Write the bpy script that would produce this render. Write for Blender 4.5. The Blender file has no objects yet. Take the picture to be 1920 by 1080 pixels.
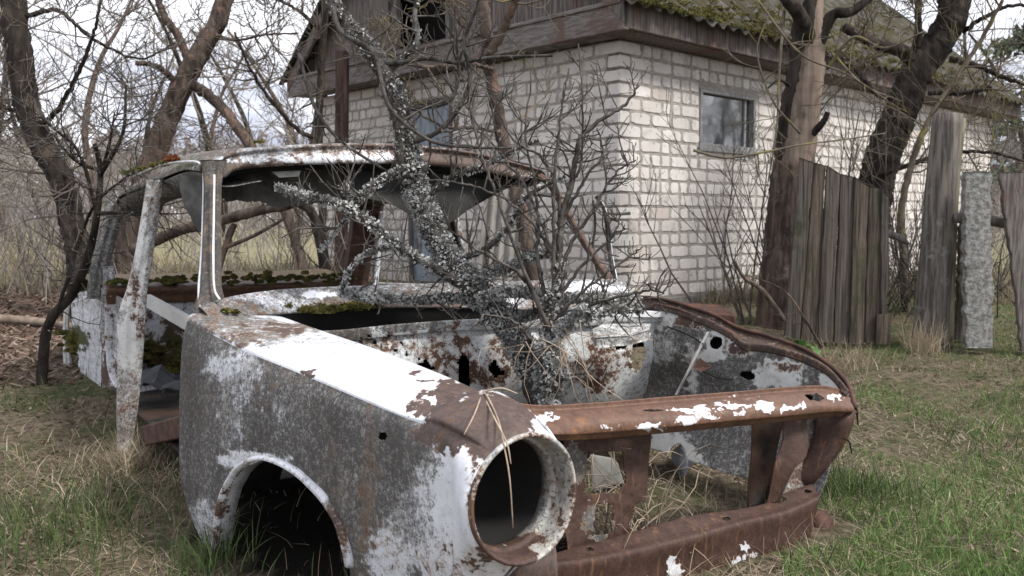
import bpy, math, random
import numpy as np
R = math.radians
SC = bpy.context.scene
COL = SC.collection
rng = np.random.default_rng(11)
random.seed(11)

# ------------------------------------------------------------------ camera
FPX = 1645.0; CAMH = 0.82; TILT = math.atan(130/1645.0)
CT, ST = math.cos(TILT), math.sin(TILT)
def W(px, py, d):
    """point of the place seen at photo pixel (px,py), d metres ahead of the camera (level distance)"""
    x = (px-960)/FPX; v = -(py-540)/FPX
    s = d/(CT + v*ST)
    return np.array([x*s, d, CAMH + (-ST + v*CT)*s])
def P(p):
    x, y, z = p[0], p[1], p[2]-CAMH
    f = y*CT - z*ST; u = y*ST + z*CT
    return 960+FPX*x/f, 540-FPX*u/f
def PA(a):
    x, y, z = a[:,0], a[:,1], a[:,2]-CAMH
    f = y*CT - z*ST; u = y*ST + z*CT
    f = np.where(f < .05, .05, f)
    return 960+FPX*x/f, 540-FPX*u/f

cam = bpy.data.cameras.new("camera"); co = bpy.data.objects.new("camera", cam); COL.objects.link(co)
co.location = (0, 0, CAMH); co.rotation_euler = (R(90)-TILT, 0, 0)
cam.sensor_width = 36; cam.lens = FPX/1920*36; cam.clip_start = .05; cam.clip_end = 2000
cam.dof.use_dof = True; cam.dof.focus_distance = 2.3; cam.dof.aperture_fstop = 8.0
SC.camera = co

# ------------------------------------------------------------------ ground height
def gh(x, y):
    x = np.asarray(x, float); y = np.asarray(y, float)
    b = .035*np.sin(x*1.7+.5*y)+.03*np.sin(y*1.3-x*.8+1)+.015*np.sin(x*4.1+2)*np.cos(y*3.3)
    r = .12*np.clip((y-3.2)/2.5, 0, 1)
    l = np.where(x < -.3, .05, 0)*np.clip((y-2)/2, 0, 1)
    far = np.clip((y-9)/20, 0, 1)
    return (b*(1-far) + r + l)*1.0 + far*(.25 + .0)

# ------------------------------------------------------------------ mesh builder
class MB:
    def __init__(s): s.v = []; s.f = []; s.n = 0; s.c = []; s.hasc = False
    def add(s, verts, faces, col=None):
        verts = np.asarray(verts, float)
        s.v.append(verts); o = s.n
        s.f.extend([tuple(i+o for i in f) for f in faces]); s.n += len(verts)
        if col is None: col = (0, 0, 0, 1)
        else: s.hasc = True
        col = np.asarray(col, float)
        if col.ndim == 1: col = np.tile(col, (len(verts), 1))
        s.c.append(col)
    def tube(s, pts, rad, sides=6, cap=True, col=None, squash=None, noise=0):
        pts = np.asarray(pts, float); n = len(pts)
        rad = np.broadcast_to(np.asarray(rad, float), (n,)).copy()
        t = np.gradient(pts, axis=0); t /= np.linalg.norm(t, axis=1)[:, None]+1e-9
        m = t.mean(axis=0); ref = np.array([1., 0, 0]) if abs(m[0]) < .6*np.linalg.norm(m)+1e-6 else np.array([0, 1., 0])
        if squash is not None: ref = np.asarray(squash[0], float)
        a = np.cross(t, ref); a /= np.linalg.norm(a, axis=1)[:, None]+1e-9
        b = np.cross(a, t)
        th = np.arange(sides)/sides*2*math.pi + (math.pi/sides if squash is not None else 0)
        ca, sa = np.cos(th), np.sin(th)
        if squash is not None: ka, kb = squash[1], squash[2]
        else: ka = kb = 1
        rr = rad[:, None]*np.ones((1, sides))
        if noise: rr = rr*(1+noise*(rng.random((n, sides))-.5))
        v = pts[:, None, :] + rr[:, :, None]*(ca[None, :, None]*a[:, None, :]*ka + sa[None, :, None]*b[:, None, :]*kb)
        v = v.reshape(-1, 3); f = []
        for i in range(n-1):
            for k in range(sides):
                k2 = (k+1) % sides
                f.append((i*sides+k, i*sides+k2, (i+1)*sides+k2, (i+1)*sides+k))
        if cap:
            f.append(tuple(range(sides))[::-1]); f.append(tuple((n-1)*sides+k for k in range(sides)))
        s.add(v, f, col)
    def box(s, o, ax, ay, az, col=None):
        """box from corner o with edge vectors"""
        o, ax, ay, az = [np.asarray(q, float) for q in (o, ax, ay, az)]
        v = [o, o+ax, o+ax+ay, o+ay, o+az, o+ax+az, o+ax+ay+az, o+ay+az]
        f = [(0,3,2,1),(4,5,6,7),(0,1,5,4),(1,2,6,5),(2,3,7,6),(3,0,4,7)]
        s.add(v, f, col)
    def build(s, name, mat, parent=None, smooth=True, loc=None, solid=0, bevel=0):
        V = np.concatenate(s.v) if s.v else np.zeros((0, 3))
        base = np.array(parent.location) if parent is not None and parent.parent is None and parent.type == 'EMPTY' else None
        if parent is not None: base = np.array(parent['_base'])
        elif loc is not None: base = np.array(loc, float)
        else: base = np.zeros(3)
        me = bpy.data.meshes.new(name)
        me.from_pydata((V-base).tolist(), [], s.f); me.update()
        if s.hasc:
            at = me.color_attributes.new("zone", 'FLOAT_COLOR', 'POINT')
            at.data.foreach_set("color", np.concatenate(s.c).astype(np.float32).ravel())
        if smooth: me.polygons.foreach_set("use_smooth", [True]*len(me.polygons))
        me.materials.append(mat)
        o = bpy.data.objects.new(name, me); COL.objects.link(o)
        if parent is not None:
            o.parent = parent; o['_base'] = parent['_base']
        else:
            o.location = base; o['_base'] = base.tolist()
        if solid:
            md = o.modifiers.new("thickness", 'SOLIDIFY'); md.thickness = solid; md.offset = 0
        if bevel:
            md = o.modifiers.new("edge", 'BEVEL'); md.width = bevel; md.segments = 2; md.limit_method = 'ANGLE'
        return o

def tag(o, label=None, cat=None, group=None, kind=None):
    if label: o['label'] = label
    if cat: o['category'] = cat
    if group: o['group'] = group
    if kind: o['kind'] = kind
    return o
def thing(name, label, cat, loc, group=None):
    o = bpy.data.objects.new(name, None); COL.objects.link(o)
    o.location = tuple(float(q) for q in loc); o['_base'] = [float(q) for q in loc]; o.empty_display_size = .1
    return tag(o, label, cat, group)

def crom(pts, m):
    """Catmull-Rom through pts (n,k) -> m samples (uniform in index)"""
    pts = np.asarray(pts, float); n = len(pts)
    if n == 2: t = np.linspace(0, 1, m)[:, None]; return pts[0]*(1-t)+pts[1]*t
    e = np.vstack([2*pts[0]-pts[1], pts, 2*pts[-1]-pts[-2]])
    u = np.linspace(0, n-1, m); i = np.minimum(u.astype(int), n-2); t = (u-i)[:, None]
    p0, p1, p2, p3 = e[i], e[i+1], e[i+2], e[i+3]
    return .5*((2*p1)+(-p0+p2)*t+(2*p0-5*p1+4*p2-p3)*t*t+(-p0+3*p1-3*p2+p3)*t**3)
def WL(l): return np.array([W(*q) for q in l])
def surf_grid(net, nu, nv):
    """net: rows of control points (rows x cols x 3) -> (nv, nu, 3)"""
    rows = [crom(r, nu) for r in net]
    A = np.stack(rows)                      # R x nu x 3
    out = crom(A.reshape(len(rows), -1), nv).reshape(nv, nu, 3)
    return out
def inpoly(x, y, poly):
    poly = np.asarray(poly, float); r = np.zeros(x.shape, bool); n = len(poly); j = n-1
    for i in range(n):
        xi, yi = poly[i]; xj, yj = poly[j]
        c = ((yi > y) != (yj > y)) & (x < (xj-xi)*(y-yi)/(yj-yi+1e-12)+xi)
        r ^= c; j = i
    return r
def vnoise(x, y, seed=0):
    xi = np.floor(x).astype(np.int64); yi = np.floor(y).astype(np.int64); fx = x-xi; fy = y-yi
    fx = fx*fx*(3-2*fx); fy = fy*fy*(3-2*fy)
    def h(a, b):
        q = (a*374761393+b*668265263+seed*1274126177) & 0x7fffffff
        q = ((q ^ (q >> 13))*1103515245) & 0x7fffffff
        return ((q ^ (q >> 16)) & 0xffff)/65535.
    return (h(xi, yi)*(1-fx)+h(xi+1, yi)*fx)*(1-fy)+(h(xi, yi+1)*(1-fx)+h(xi+1, yi+1)*fx)*fy
def fbm(x, y, seed=0, o=4):
    r = 0; a = .5; t = 0
    for k in range(o): r = r+a*vnoise(x*2**k, y*2**k, seed+k); t += a; a *= .5
    return r/t
def zone(V, base=(0, 0, 0), blobs=()):
    """wear map (rust, grime, moss) laid out on the sheet metal; blobs: (px,py,rx,ry,(r,g,b))"""
    px, py = PA(V); c = np.tile(np.array([*base, 1.]), (len(V), 1))
    wx = (fbm(px/28, py/28, 3)-.5)*1.3+(fbm(px/8, py/8, 6, 3)-.5)*1.0
    px = px+(fbm(px/9, py/9, 61, 3)-.5)*26; py = py+(fbm(px/9+40, py/9, 62, 3)-.5)*20
    for (bx, by, rx, ry, val) in blobs:
        d = np.sqrt(((px-bx)/rx)**2+((py-by)/ry)**2)+wx*.6
        w = np.clip((1.25-d)/.5, 0, 1)[:, None]
        c[:, :3] = c[:, :3]*(1-w)+np.array(val)[None]*w
    return c
def panel(mb, net, nu, nv, base=(0, 0, 0), blobs=(), holes=(), rag=0, wob=0):
    G = surf_grid([WL(r) if len(r[0]) == 3 and not isinstance(r, np.ndarray) else r for r in net], nu, nv)
    V = G.reshape(-1, 3).copy()
    if wob:
        px, py = PA(V); V[:, 1] += (fbm(px/90, py/90, 9)-.5)*wob; V[:, 0] += (fbm(px/70, py/70, 5)-.5)*wob
    I = np.arange(nu*nv).reshape(nv, nu)
    F = np.stack([I[:-1, :-1], I[:-1, 1:], I[1:, 1:], I[1:, :-1]], -1).reshape(-1, 4)
    C = V[F].mean(axis=1); cx, cy = PA(C)
    keep = np.ones(len(F), bool)
    nx = (fbm(cx/7, cy/7, 21)-.5)*rag*2; ny = (fbm(cx/7+50, cy/7, 22)-.5)*rag*2
    for h in holes: keep &= ~inpoly(cx+nx, cy+ny, h)
    F = F[keep]
    used, inv = np.unique(F, return_inverse=True)
    col = zone(V[used], base, blobs)
    mb.add(V[used], [tuple(q) for q in inv.reshape(-1, 4).tolist()], col)
    return G
def ell(cx, cy, rx, ry, n=40, rot=0):
    t = np.linspace(0, 2*math.pi, n, endpoint=False); c, s = math.cos(rot), math.sin(rot)
    x = rx*np.cos(t); y = ry*np.sin(t)
    return np.stack([cx+x*c-y*s, cy+x*s+y*c], 1)
# ------------------------------------------------------------------ materials
class NT:
    def __init__(s, name):
        s.m = bpy.data.materials.new(name); s.m.use_nodes = True; s.t = s.m.node_tree
        s.t.nodes.clear(); s.out = s.t.nodes.new('ShaderNodeOutputMaterial')
        s.b = s.t.nodes.new('ShaderNodeBsdfPrincipled'); s.t.links.new(s.b.outputs[0], s.out.inputs[0])
        s.tc = s.t.nodes.new('ShaderNodeTexCoord')
    def L(s, a, b): s.t.links.new(a, b)
    def mapv(s, sc=(1, 1, 1), src='Object'):
        n = s.t.nodes.new('ShaderNodeMapping'); n.inputs['Scale'].default_value = sc
        s.L(s.tc.outputs[src], n.inputs[0]); return n.outputs[0]
    def noise(s, sc, det=6, rough=.6, vec=None, dist=0):
        n = s.t.nodes.new('ShaderNodeTexNoise'); n.inputs['Scale'].default_value = sc
        n.inputs['Detail'].default_value = det; n.inputs['Roughness'].default_value = rough; n.inputs['Distortion'].default_value = dist
        s.L(vec if vec is not None else s.tc.outputs['Object'], n.inputs['Vector']); return n.outputs[0]
    def voro(s, sc, feat='F1', vec=None):
        n = s.t.nodes.new('ShaderNodeTexVoronoi'); n.feature = feat; n.inputs['Scale'].default_value = sc
        s.L(vec if vec is not None else s.tc.outputs['Object'], n.inputs['Vector']); return n.outputs[0]
    def ramp(s, f, a, b, c0=(0, 0, 0), c1=(1, 1, 1)):
        n = s.t.nodes.new('ShaderNodeMapRange'); n.inputs[1].default_value = a; n.inputs[2].default_value = b
        s.L(f, n.inputs[0]); n.interpolation_type = 'SMOOTHSTEP'; return n.outputs[0]
    def mix(s, f, a, b, mode='MIX'):
        n = s.t.nodes.new('ShaderNodeMix'); n.data_type = 'RGBA'; n.blend_type = mode
        def put(sock, v):
            if isinstance(v, (tuple, list)): sock.default_value = (*v, 1)
            elif isinstance(v, (int, float)): sock.default_value = v
            else: s.L(v, sock)
        put(n.inputs[0], f); put(n.inputs[6], a); put(n.inputs[7], b); return n.outputs[2]
    def math(s, op, a, b=0, clamp=False):
        n = s.t.nodes.new('ShaderNodeMath'); n.operation = op; n.use_clamp = clamp
        for k, v in ((0, a), (1, b)):
            if isinstance(v, (int, float)): n.inputs[k].default_value = v
            else: s.L(v, n.inputs[k])
        return n.outputs[0]
    def attr(s, name):
        n = s.t.nodes.new('ShaderNodeAttribute'); n.attribute_name = name; return n
    def sep(s, c):
        n = s.t.nodes.new('ShaderNodeSeparateColor'); s.L(c, n.inputs[0]); return n.outputs
    def bump(s, h, st=.5, dist=.01, nrm=None):
        n = s.t.nodes.new('ShaderNodeBump'); n.inputs['Strength'].default_value = st; n.inputs['Distance'].default_value = dist
        s.L(h, n.inputs['Height'])
        if nrm is not None: s.L(nrm, n.inputs['Normal'])
        s.L(n.outputs[0], s.b.inputs['Normal']); return n.outputs[0]
    def base(s, c):
        if isinstance(c, (tuple, list)): s.b.inputs['Base Color'].default_value = (*c, 1)
        else: s.L(c, s.b.inputs['Base Color'])
    def rough(s, v, spec=.5):
        if isinstance(v, (int, float)): s.b.inputs['Roughness'].default_value = v
        else: s.L(v, s.b.inputs['Roughness'])
        s.b.inputs['Specular IOR Level'].default_value = spec

def car_paint(name='weathered_white_paint', white=(.72, .74, .78), grimec=((.058, .055, .05), (.3, .292, .278)), nose=(.075, .045, .037), stretch=(1, 1, .35), orange=(.25, .095, .035), rr=.62):
    t = NT(name); z = t.sep(t.attr('zone').outputs['Color'])
    n1 = t.noise(15, 11, .74, dist=.3); n2 = t.noise(38, 8, .7); st = t.noise(26, 8, .72, t.mapv(stretch)); n4 = t.noise(130, 5, .7)
    fine = t.noise(4, 4, .6)
    # grime / lichen film
    g = t.math('ADD', z[1], t.math('MULTIPLY', t.math('SUBTRACT', t.math('ADD', t.math('ADD', t.math('MULTIPLY', st, .42), t.math('MULTIPLY', n2, .3)), t.math('MULTIPLY', n4, .28)), .5), 3.0))
    gm = t.ramp(g, .30, .76)
    gc = t.mix(t.ramp(t.math('ADD', t.math('MULTIPLY', st, .6), t.math('MULTIPLY', n4, .4)), .36, .66), grimec[0], grimec[1])
    gc = t.mix(t.ramp(fine, .52, .7), gc, (.13, .108, .088))
    lg = t.noise(7, 6, .7, t.mapv((1, 1, .22))); gc = t.mix(t.math('MULTIPLY', t.ramp(lg, .42, .66), .6), gc, (.36, .355, .345)); gc = t.mix(t.math('MULTIPLY', t.ramp(lg, .48, .34), .5), gc, (.06, .055, .048))
    wh = t.mix(t.ramp(n2, .45, .75), white, tuple(.78*q for q in white))
    wh = t.mix(t.math('MULTIPLY', t.ramp(st, .55, .72), .35), wh, (.36, .3, .22))
    c = t.mix(gm, wh, gc)
    # dark lichen specks and dust over everything, denser where the sheet is grimy
    n6 = t.noise(75, 7, .78); n7 = t.noise(230, 4, .75)
    spk = t.math('ADD', t.math('MULTIPLY', n6, .6), t.math('MULTIPLY', n7, .4)); thr = t.math('ADD', spk, t.math('MULTIPLY', z[1], .17))
    c = t.mix(t.math('MULTIPLY', t.ramp(thr, .585, .63), .8), c, (.05, .045, .04))
    c = t.mix(t.math('MULTIPLY', t.math('MULTIPLY', t.ramp(t.noise(95, 6, .8), .57, .63), gm), .6), c, (.33, .33, .32))
    # scratches and chips showing white
    sc = t.noise(14, 6, .8, t.mapv((6, 6, 1.2)), dist=1.5)
    c = t.mix(t.math('MULTIPLY', t.math('MULTIPLY', t.ramp(sc, .66, .7), gm), .55), c, (.5, .5, .5))
    # rust
    rv = t.math('ADD', z[0], t.math('MULTIPLY', t.math('SUBTRACT', t.math('ADD', t.math('ADD', t.math('MULTIPLY', n1, .5), t.math('MULTIPLY', n2, .3)), t.math('MULTIPLY', n4, .2)), .5), 2.3))
    edge = t.ramp(rv, .40, .52); rm = t.ramp(rv, .485, .515)
    rc = t.mix(t.ramp(t.math('ADD', t.math('MULTIPLY', st, .5), t.math('MULTIPLY', n6, .5)), .38, .62), tuple(.72*q for q in nose), tuple(1.5*q for q in nose))
    rc = t.mix(t.math('MULTIPLY', t.ramp(n1, .56, .7), t.ramp(fine, .42, .62)), rc, orange)
    rc = t.mix(t.math('MULTIPLY', t.ramp(n4, .48, .7), .55), rc, tuple(.5*q for q in nose))
    c = t.mix(t.math('MULTIPLY', t.ramp(rv, .26, .5), .26), c, (.34, .265, .2))
    c = t.mix(t.math('MULTIPLY', edge, .6), c, (.25, .13, .06))
    c = t.mix(rm, c, rc)
    drip = t.noise(11, 6, .7, t.mapv((5, 5, .35)))
    c = t.mix(t.math('MULTIPLY', t.math('MULTIPLY', t.ramp(drip, .56, .66), t.ramp(rv, .22, .5)), .7), c, (.17, .085, .04))
    # small rust pits
    pit = t.ramp(t.voro(42), .12, .07); pit = t.math('MULTIPLY', pit, t.ramp(n1, .52, .6))
    c = t.mix(t.math('MULTIPLY', pit, .85), c, (.07, .04, .025))
    # moss film
    mv = t.math('ADD', z[2], t.math('MULTIPLY', t.math('SUBTRACT', n2, .5), 1.6))
    c = t.mix(t.ramp(mv, .45, .6), c, (.06, .065, .02))
    t.base(c)
    r = t.mix(gm, (.34,)*3, (.85,)*3); r = t.mix(rm, r, (rr,)*3); t.rough(r, .4)
    h = t.math('ADD', t.math('MULTIPLY', rm, -.45), t.math('ADD', t.math('MULTIPLY', t.math('ADD', n2, n4), .3), t.math('MULTIPLY', spk, t.math('ADD', t.math('MULTIPLY', t.math('MAXIMUM', rm, gm), .8), .05)))); t.bump(h, .55, .004)
    return t.m
def simple(name, c1, c2, sc=8, stretch=(1, 1, 1), lo=.35, hi=.65, rough=.85, bump=.3, bd=.01, c3=None, s3=3, r3=(.5, .62), det=8, spec=.3, dist=0, space='Object'):
    t = NT(name); v = t.mapv(stretch, space); n = t.noise(sc, det, .65, v, dist); c = t.mix(t.ramp(n, lo, hi), c1, c2)
    if c3: c = t.mix(t.ramp(t.noise(s3, 6, .65, t.mapv((1, 1, 1), space)), *r3), c, c3)
    t.base(c); t.rough(rough, spec); t.bump(n, bump, bd); return t.m
M = {}
M['car'] = car_paint(nose=(.088, .06, .051), orange=(.12, .072, .052))
M['bar'] = car_paint('rusted_bar_paint', nose=(.118, .062, .04), stretch=(1, 1, 1), orange=(.25, .12, .05), rr=.45)
M['beam'] = car_paint('lower_beam_rust', nose=(.054, .028, .02), stretch=(1, 1, 1), orange=(.14, .062, .028))
M['fw'] = car_paint('firewall_paint', white=(.62, .64, .64), nose=(.085, .045, .028), stretch=(1, 1, .3), orange=(.28, .115, .04))
M['pill'] = car_paint('pillar_paint', grimec=((.03, .027, .025), (.14, .13, .12)))
M['ring'] = car_paint('lamp_ring_paint', white=(.5, .5, .475), orange=(.3, .12, .035), stretch=(1, 1, 1))
M['inner'] = car_paint('inner_panel_primer', white=(.62, .62, .6), grimec=((.13, .128, .124), (.38, .375, .365)), stretch=(1, 1, .8))
M['rust'] = simple('dark_brown_rust', (.045, .026, .021), (.105, .052, .038), 22, c3=(.17, .07, .03), s3=9, r3=(.56, .68), rough=.75, bump=.4, bd=.003)
M['darkmetal'] = simple('dark_grimy_metal', (.012, .012, .011), (.045, .04, .035), 18, c3=(.08, .045, .03), rough=.8)
M['black'] = simple('black_torn_liner', (.004, .004, .004), (.012, .012, .012), 30, rough=.9)
M['liner'] = simple('grey_headliner_fabric', (.06, .058, .054), (.13, .127, .118), 9, c3=(.03, .03, .028), rough=.9, bump=.15)
M['strip'] = simple('bright_trim_strip', (.5, .51, .53), (.75, .76, .78), 30, rough=.3, spec=.7, bump=.05)
def mk_mesh_fabric():
    t = NT('perforated_headliner'); n = t.noise(6, 5, .6); v = t.voro(420)
    c = t.mix(t.ramp(n, .4, .65), (.022, .022, .021), (.05, .05, .048)); c = t.mix(t.ramp(v, .35, .2), c, (.005, .005, .005)); t.base(c); t.rough(.8, .2); return t.m
M['perf'] = mk_mesh_fabric()
def bark(name, c1, c2, c3=None, sc=14, st=(1, 1, .22), bump=.9, bd=.02, s3=5, r3=(.54, .64)):
    t = NT(name); v = t.mapv(st); n = t.noise(sc, 8, .7, v, .6); w = t.voro(sc*1.4, 'F1', v)
    c = t.mix(t.ramp(n, .36, .64), c1, c2)
    if c3: c = t.mix(t.ramp(t.noise(s3, 7, .7), *r3), c, c3)
    t.base(c); t.rough(.92, .15); t.bump(t.math('ADD', n, w), bump, bd); return t.m
M['bark_dark'] = bark('dark_furrowed_bark', (.018, .015, .013), (.055, .046, .039), (.09, .07, .056))
M['bark_brown'] = bark('brown_bark', (.045, .035, .03), (.15, .115, .095), (.2, .13, .1))
M['bark_lich'] = bark('lichened_bark', (.03, .027, .024), (.1, .092, .084), (.21, .21, .2), sc=30, st=(1, 1, .6), bd=.008)
M['bark_bare'] = bark('bare_barkless_wood', (.15, .115, .09), (.26, .205, .165), (.09, .072, .06), sc=9, st=(2.2, 2.2, .12), bump=.4, bd=.008, s3=2.6)
M['bark_red'] = bark('reddish_lower_bark', (.04, .031, .026), (.14, .1, .08), (.17, .15, .135), sc=12, st=(1.6, 1.6, .14), s3=6, r3=(.56, .68))
M['winframe'] = simple('pale_grey_window_wood', (.17, .17, .17), (.32, .315, .31), 14, (5, 5, 1), bump=.4)
M['twig'] = simple('grey_brown_twig', (.085, .07, .06), (.17, .145, .125), 6, c3=(.16, .14, .05), s3=5, r3=(.6, .7), bump=.1)
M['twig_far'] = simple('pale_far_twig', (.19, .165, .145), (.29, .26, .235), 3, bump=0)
M['twig_dark'] = simple('dark_twig', (.035, .031, .027), (.12, .105, .092), 30, c3=(.15, .15, .135), s3=26, r3=(.56, .66), bump=.2, bd=.003)
M['twig_moss'] = simple('mossy_twig', (.075, .062, .05), (.15, .125, .09), 12, c3=(.17, .145, .055), s3=7, r3=(.52, .62), bump=.2, bd=.003)
M['lichen'] = simple('grey_leafy_lichen', (.24, .24, .23), (.5, .505, .49), 25, c3=(.15, .147, .137), s3=14, r3=(.5, .62), bump=.2, bd=.003)
M['moss'] = simple('yellow_green_moss', (.06, .062, .018), (.19, .175, .045), 30, c3=(.11, .075, .035), s3=10, r3=(.54, .66), bump=.5, bd=.01)
M['slate'] = simple('mossy_corrugated_slate', (.042, .039, .034), (.115, .107, .095), 9, c3=(.045, .039, .016), s3=3.2, r3=(.42, .54), bump=.5, bd=.02)
M['slate_grey'] = simple('grey_corrugated_sheet', (.1, .092, .085), (.25, .235, .215), 6, (1, 1, .3), bump=.3)
M['wood'] = simple('weathered_grey_wood', (.075, .066, .06), (.2, .18, .165), 12, (6, 6, .5), c3=(.12, .07, .055), s3=2.5, r3=(.52, .68), bump=.5, bd=.006)
M['beamwood'] = simple('grey_beam_wood', (.1, .088, .08), (.24, .215, .2), 9, (.8, .8, 7), c3=(.13, .085, .07), s3=2.2, r3=(.5, .66), bump=.5, bd=.006, dist=.5)
M['board_b'] = simple('brown_weathered_board', (.033, .028, .023), (.125, .105, .09), 9, (8, 8, .3), c3=(.04, .04, .025), s3=3, r3=(.5, .66), bump=.8, bd=.014, dist=.5)
M['board'] = simple('dark_mossy_board', (.03, .025, .02), (.13, .103, .08), 8, (7, 7, .35), c3=(.05, .052, .028), s3=2.2, r3=(.48, .64), bump=.7, bd=.012, dist=.3)
M['redboard'] = simple('faded_red_board', (.07, .056, .05), (.2, .172, .158), 10, (6, 6, .35), c3=(.14, .08, .07), s3=3, r3=(.52, .66), bump=.5, bd=.006)
M['bluewood'] = simple('faded_blue_paint', (.2, .23, .27), (.36, .4, .45), 9, (4, 4, .5), c3=(.16, .15, .14), s3=4, r3=(.56, .66), bump=.3, bd=.004)
M['mortar'] = simple('grey_mortar', (.27, .25, .225), (.42, .39, .355), 22, bump=.5, bd=.006, rough=.95)
M['found'] = simple('grey_concrete_footing', (.13, .125, .115), (.24, .23, .21), 9, c3=(.08, .085, .05), bump=.4)
M['dark'] = simple('interior_shade', (.006, .006, .006), (.014, .013, .012), 5, bump=0)  # near-black colour stands in for the shade inside hollows
M['concrete'] = simple('rough_lichened_concrete', (.12, .12, .112), (.3, .3, .285), 34, c3=(.2, .15, .1), s3=3, r3=(.58, .7), bump=1, bd=.015)
M['nettle'] = simple('fresh_green_leaf', (.05, .11, .02), (.09, .2, .04), 20, bump=0, rough=.6)
M['plastic'] = simple('dark_blue_grey_sheet', (.035, .037, .042), (.06, .062, .07), 8, rough=.6, bump=.1)
def mk_brick():
    t = NT('white_silicate_brick'); z = t.sep(t.attr('zone').outputs['Color'])
    n = t.noise(14, 8, .7); n2 = t.noise(90, 5, .7); c = t.mix(z[0], (.62, .585, .55), (.79, .755, .715))
    c = t.mix(t.math('MULTIPLY', z[1], .6), c, (.55, .47, .42))
    c = t.mix(t.math('MULTIPLY', t.ramp(n, .52, .7), .5), c, (.33, .31, .29))
    c = t.mix(t.math('MULTIPLY', t.ramp(n2, .62, .72), .5), c, (.22, .2, .18))
    big = t.noise(1.7, 5, .6, t.mapv((1, 1, .7))); c = t.mix(t.math('MULTIPLY', t.ramp(big, .48, .66), .38), c, (.38, .345, .31))
    run = t.noise(7, 5, .7, t.mapv((1, 1, .12))); c = t.mix(t.math('MULTIPLY', t.ramp(run, .54, .68), .4), c, (.34, .31, .28))
    sme = t.noise(17, 6, .75, dist=.6); c = t.mix(t.ramp(sme, .60, .64), c, (.3, .28, .26))
    t.base(c); t.rough(.9, .2); t.bump(t.math('ADD', n, t.math('MULTIPLY', n2, .4)), .5, .004); return t.m
M['brick'] = mk_brick()
def mk_glass():
    t = NT('old_window_glass'); n = t.noise(2.2, 2, .5); t.base((.02, .03, .035)); t.rough(.06, 1.0)
    t.b.inputs['Metallic'].default_value = 0; t.b.inputs['IOR'].default_value = 2.3
    t.bump(n, .12, .03); return t.m
M['glass'] = mk_glass()
def mk_grass(name='grass_blades', transl=.25):
    t = NT(name); a = t.attr('zone'); t.base(a.outputs['Color']); t.rough(.7, .25)
    tr = t.t.nodes.new('ShaderNodeBsdfTranslucent'); t.L(a.outputs['Color'], tr.inputs[0])
    ms = t.t.nodes.new('ShaderNodeMixShader'); ms.inputs[0].default_value = transl
    t.L(t.b.outputs[0], ms.inputs[1]); t.L(tr.outputs[0], ms.inputs[2]); t.L(ms.outputs[0], t.out.inputs[0]); return t.m
M['grass'] = mk_grass()
def mk_ground():
    t = NT('grassy_soil'); n = t.noise(2.2, 8, .7); f = t.noise(30, 8, .75); m = t.noise(.35, 4, .6); big = t.noise(8, 6, .7)
    c = t.mix(t.ramp(f, .35, .65), (.07, .057, .04), (.25, .2, .14))
    c = t.mix(t.math('MULTIPLY', t.ramp(n, .45, .6), .7), c, (.075, .1, .035))
    z = t.sep(t.attr('zone').outputs['Color'])
    far = t.mix(t.ramp(big, .35, .65), (.23, .215, .115), (.34, .3, .2)); c = t.mix(z[0], c, far)
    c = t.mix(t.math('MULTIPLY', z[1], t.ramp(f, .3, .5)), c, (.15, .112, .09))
    c = t.mix(z[2], c, (.012, .01, .008)); t.base(c); t.rough(.95, .1); t.bump(t.math('ADD', f, big), .8, .04); return t.m  # third zone channel paints the wheel-well shade near-black over the soil
M['ground'] = mk_ground()

# ------------------------------------------------------------------ world and light
w = bpy.data.worlds.new("World"); SC.world = w; w.use_nodes = True
nt = w.node_tree; bg = nt.nodes['Background']; bg.inputs['Strength'].default_value = .1
sky = nt.nodes.new('ShaderNodeTexSky'); sky.sky_type = 'NISHITA'; sky.sun_disc = False
SUN_EL, SUN_AZ = 50, 120      # azimuth clockwise from the view direction
sky.sun_elevation = R(SUN_EL); sky.sun_rotation = R(SUN_AZ); sky.dust_density = 2.0
tc = nt.nodes.new('ShaderNodeTexCoord'); mp = nt.nodes.new('ShaderNodeMapping'); mp.inputs['Scale'].default_value = (1.2, 1.2, 3.6)
mp.inputs['Location'].default_value = (.35, .2, .1)
nz = nt.nodes.new('ShaderNodeTexNoise'); nz.inputs['Scale'].default_value = 1.9; nz.inputs['Detail'].default_value = 9; nz.inputs['Roughness'].default_value = .55
nt.links.new(tc.outputs['Generated'], mp.inputs[0]); nt.links.new(mp.outputs[0], nz.inputs['Vector'])
mr = nt.nodes.new('ShaderNodeMapRange'); mr.inputs[1].default_value = .4; mr.inputs[2].default_value = .56; nt.links.new(nz.outputs[0], mr.inputs[0])
cm = nt.nodes.new('ShaderNodeMix'); cm.data_type = 'RGBA'; cm.inputs[6].default_value = (3.7, 3.85, 4.8, 1); cm.inputs[7].default_value = (8.6, 8.7, 9.1, 1)
nt.links.new(mr.outputs[0], cm.inputs[0])
sm = nt.nodes.new('ShaderNodeMix'); sm.data_type = 'RGBA'; sm.inputs[0].default_value = .9
nt.links.new(sky.outputs[0], sm.inputs[6]); nt.links.new(cm.outputs[2], sm.inputs[7]); nt.links.new(sm.outputs[2], bg.inputs[0])
sl = bpy.data.lights.new("sun", 'SUN'); sl.energy = 2.1; sl.angle = R(11); sl.color = (1, .96, .9)
so = bpy.data.objects.new("sun", sl); COL.objects.link(so); so.location = (4, -3, 8)
from mathutils import Vector
sd = Vector((math.sin(R(SUN_AZ))*math.cos(R(SUN_EL)), math.cos(R(SUN_AZ))*math.cos(R(SUN_EL)), math.sin(R(SUN_EL))))
so.rotation_euler = sd.to_track_quat('Z', 'Y').to_euler()
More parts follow.
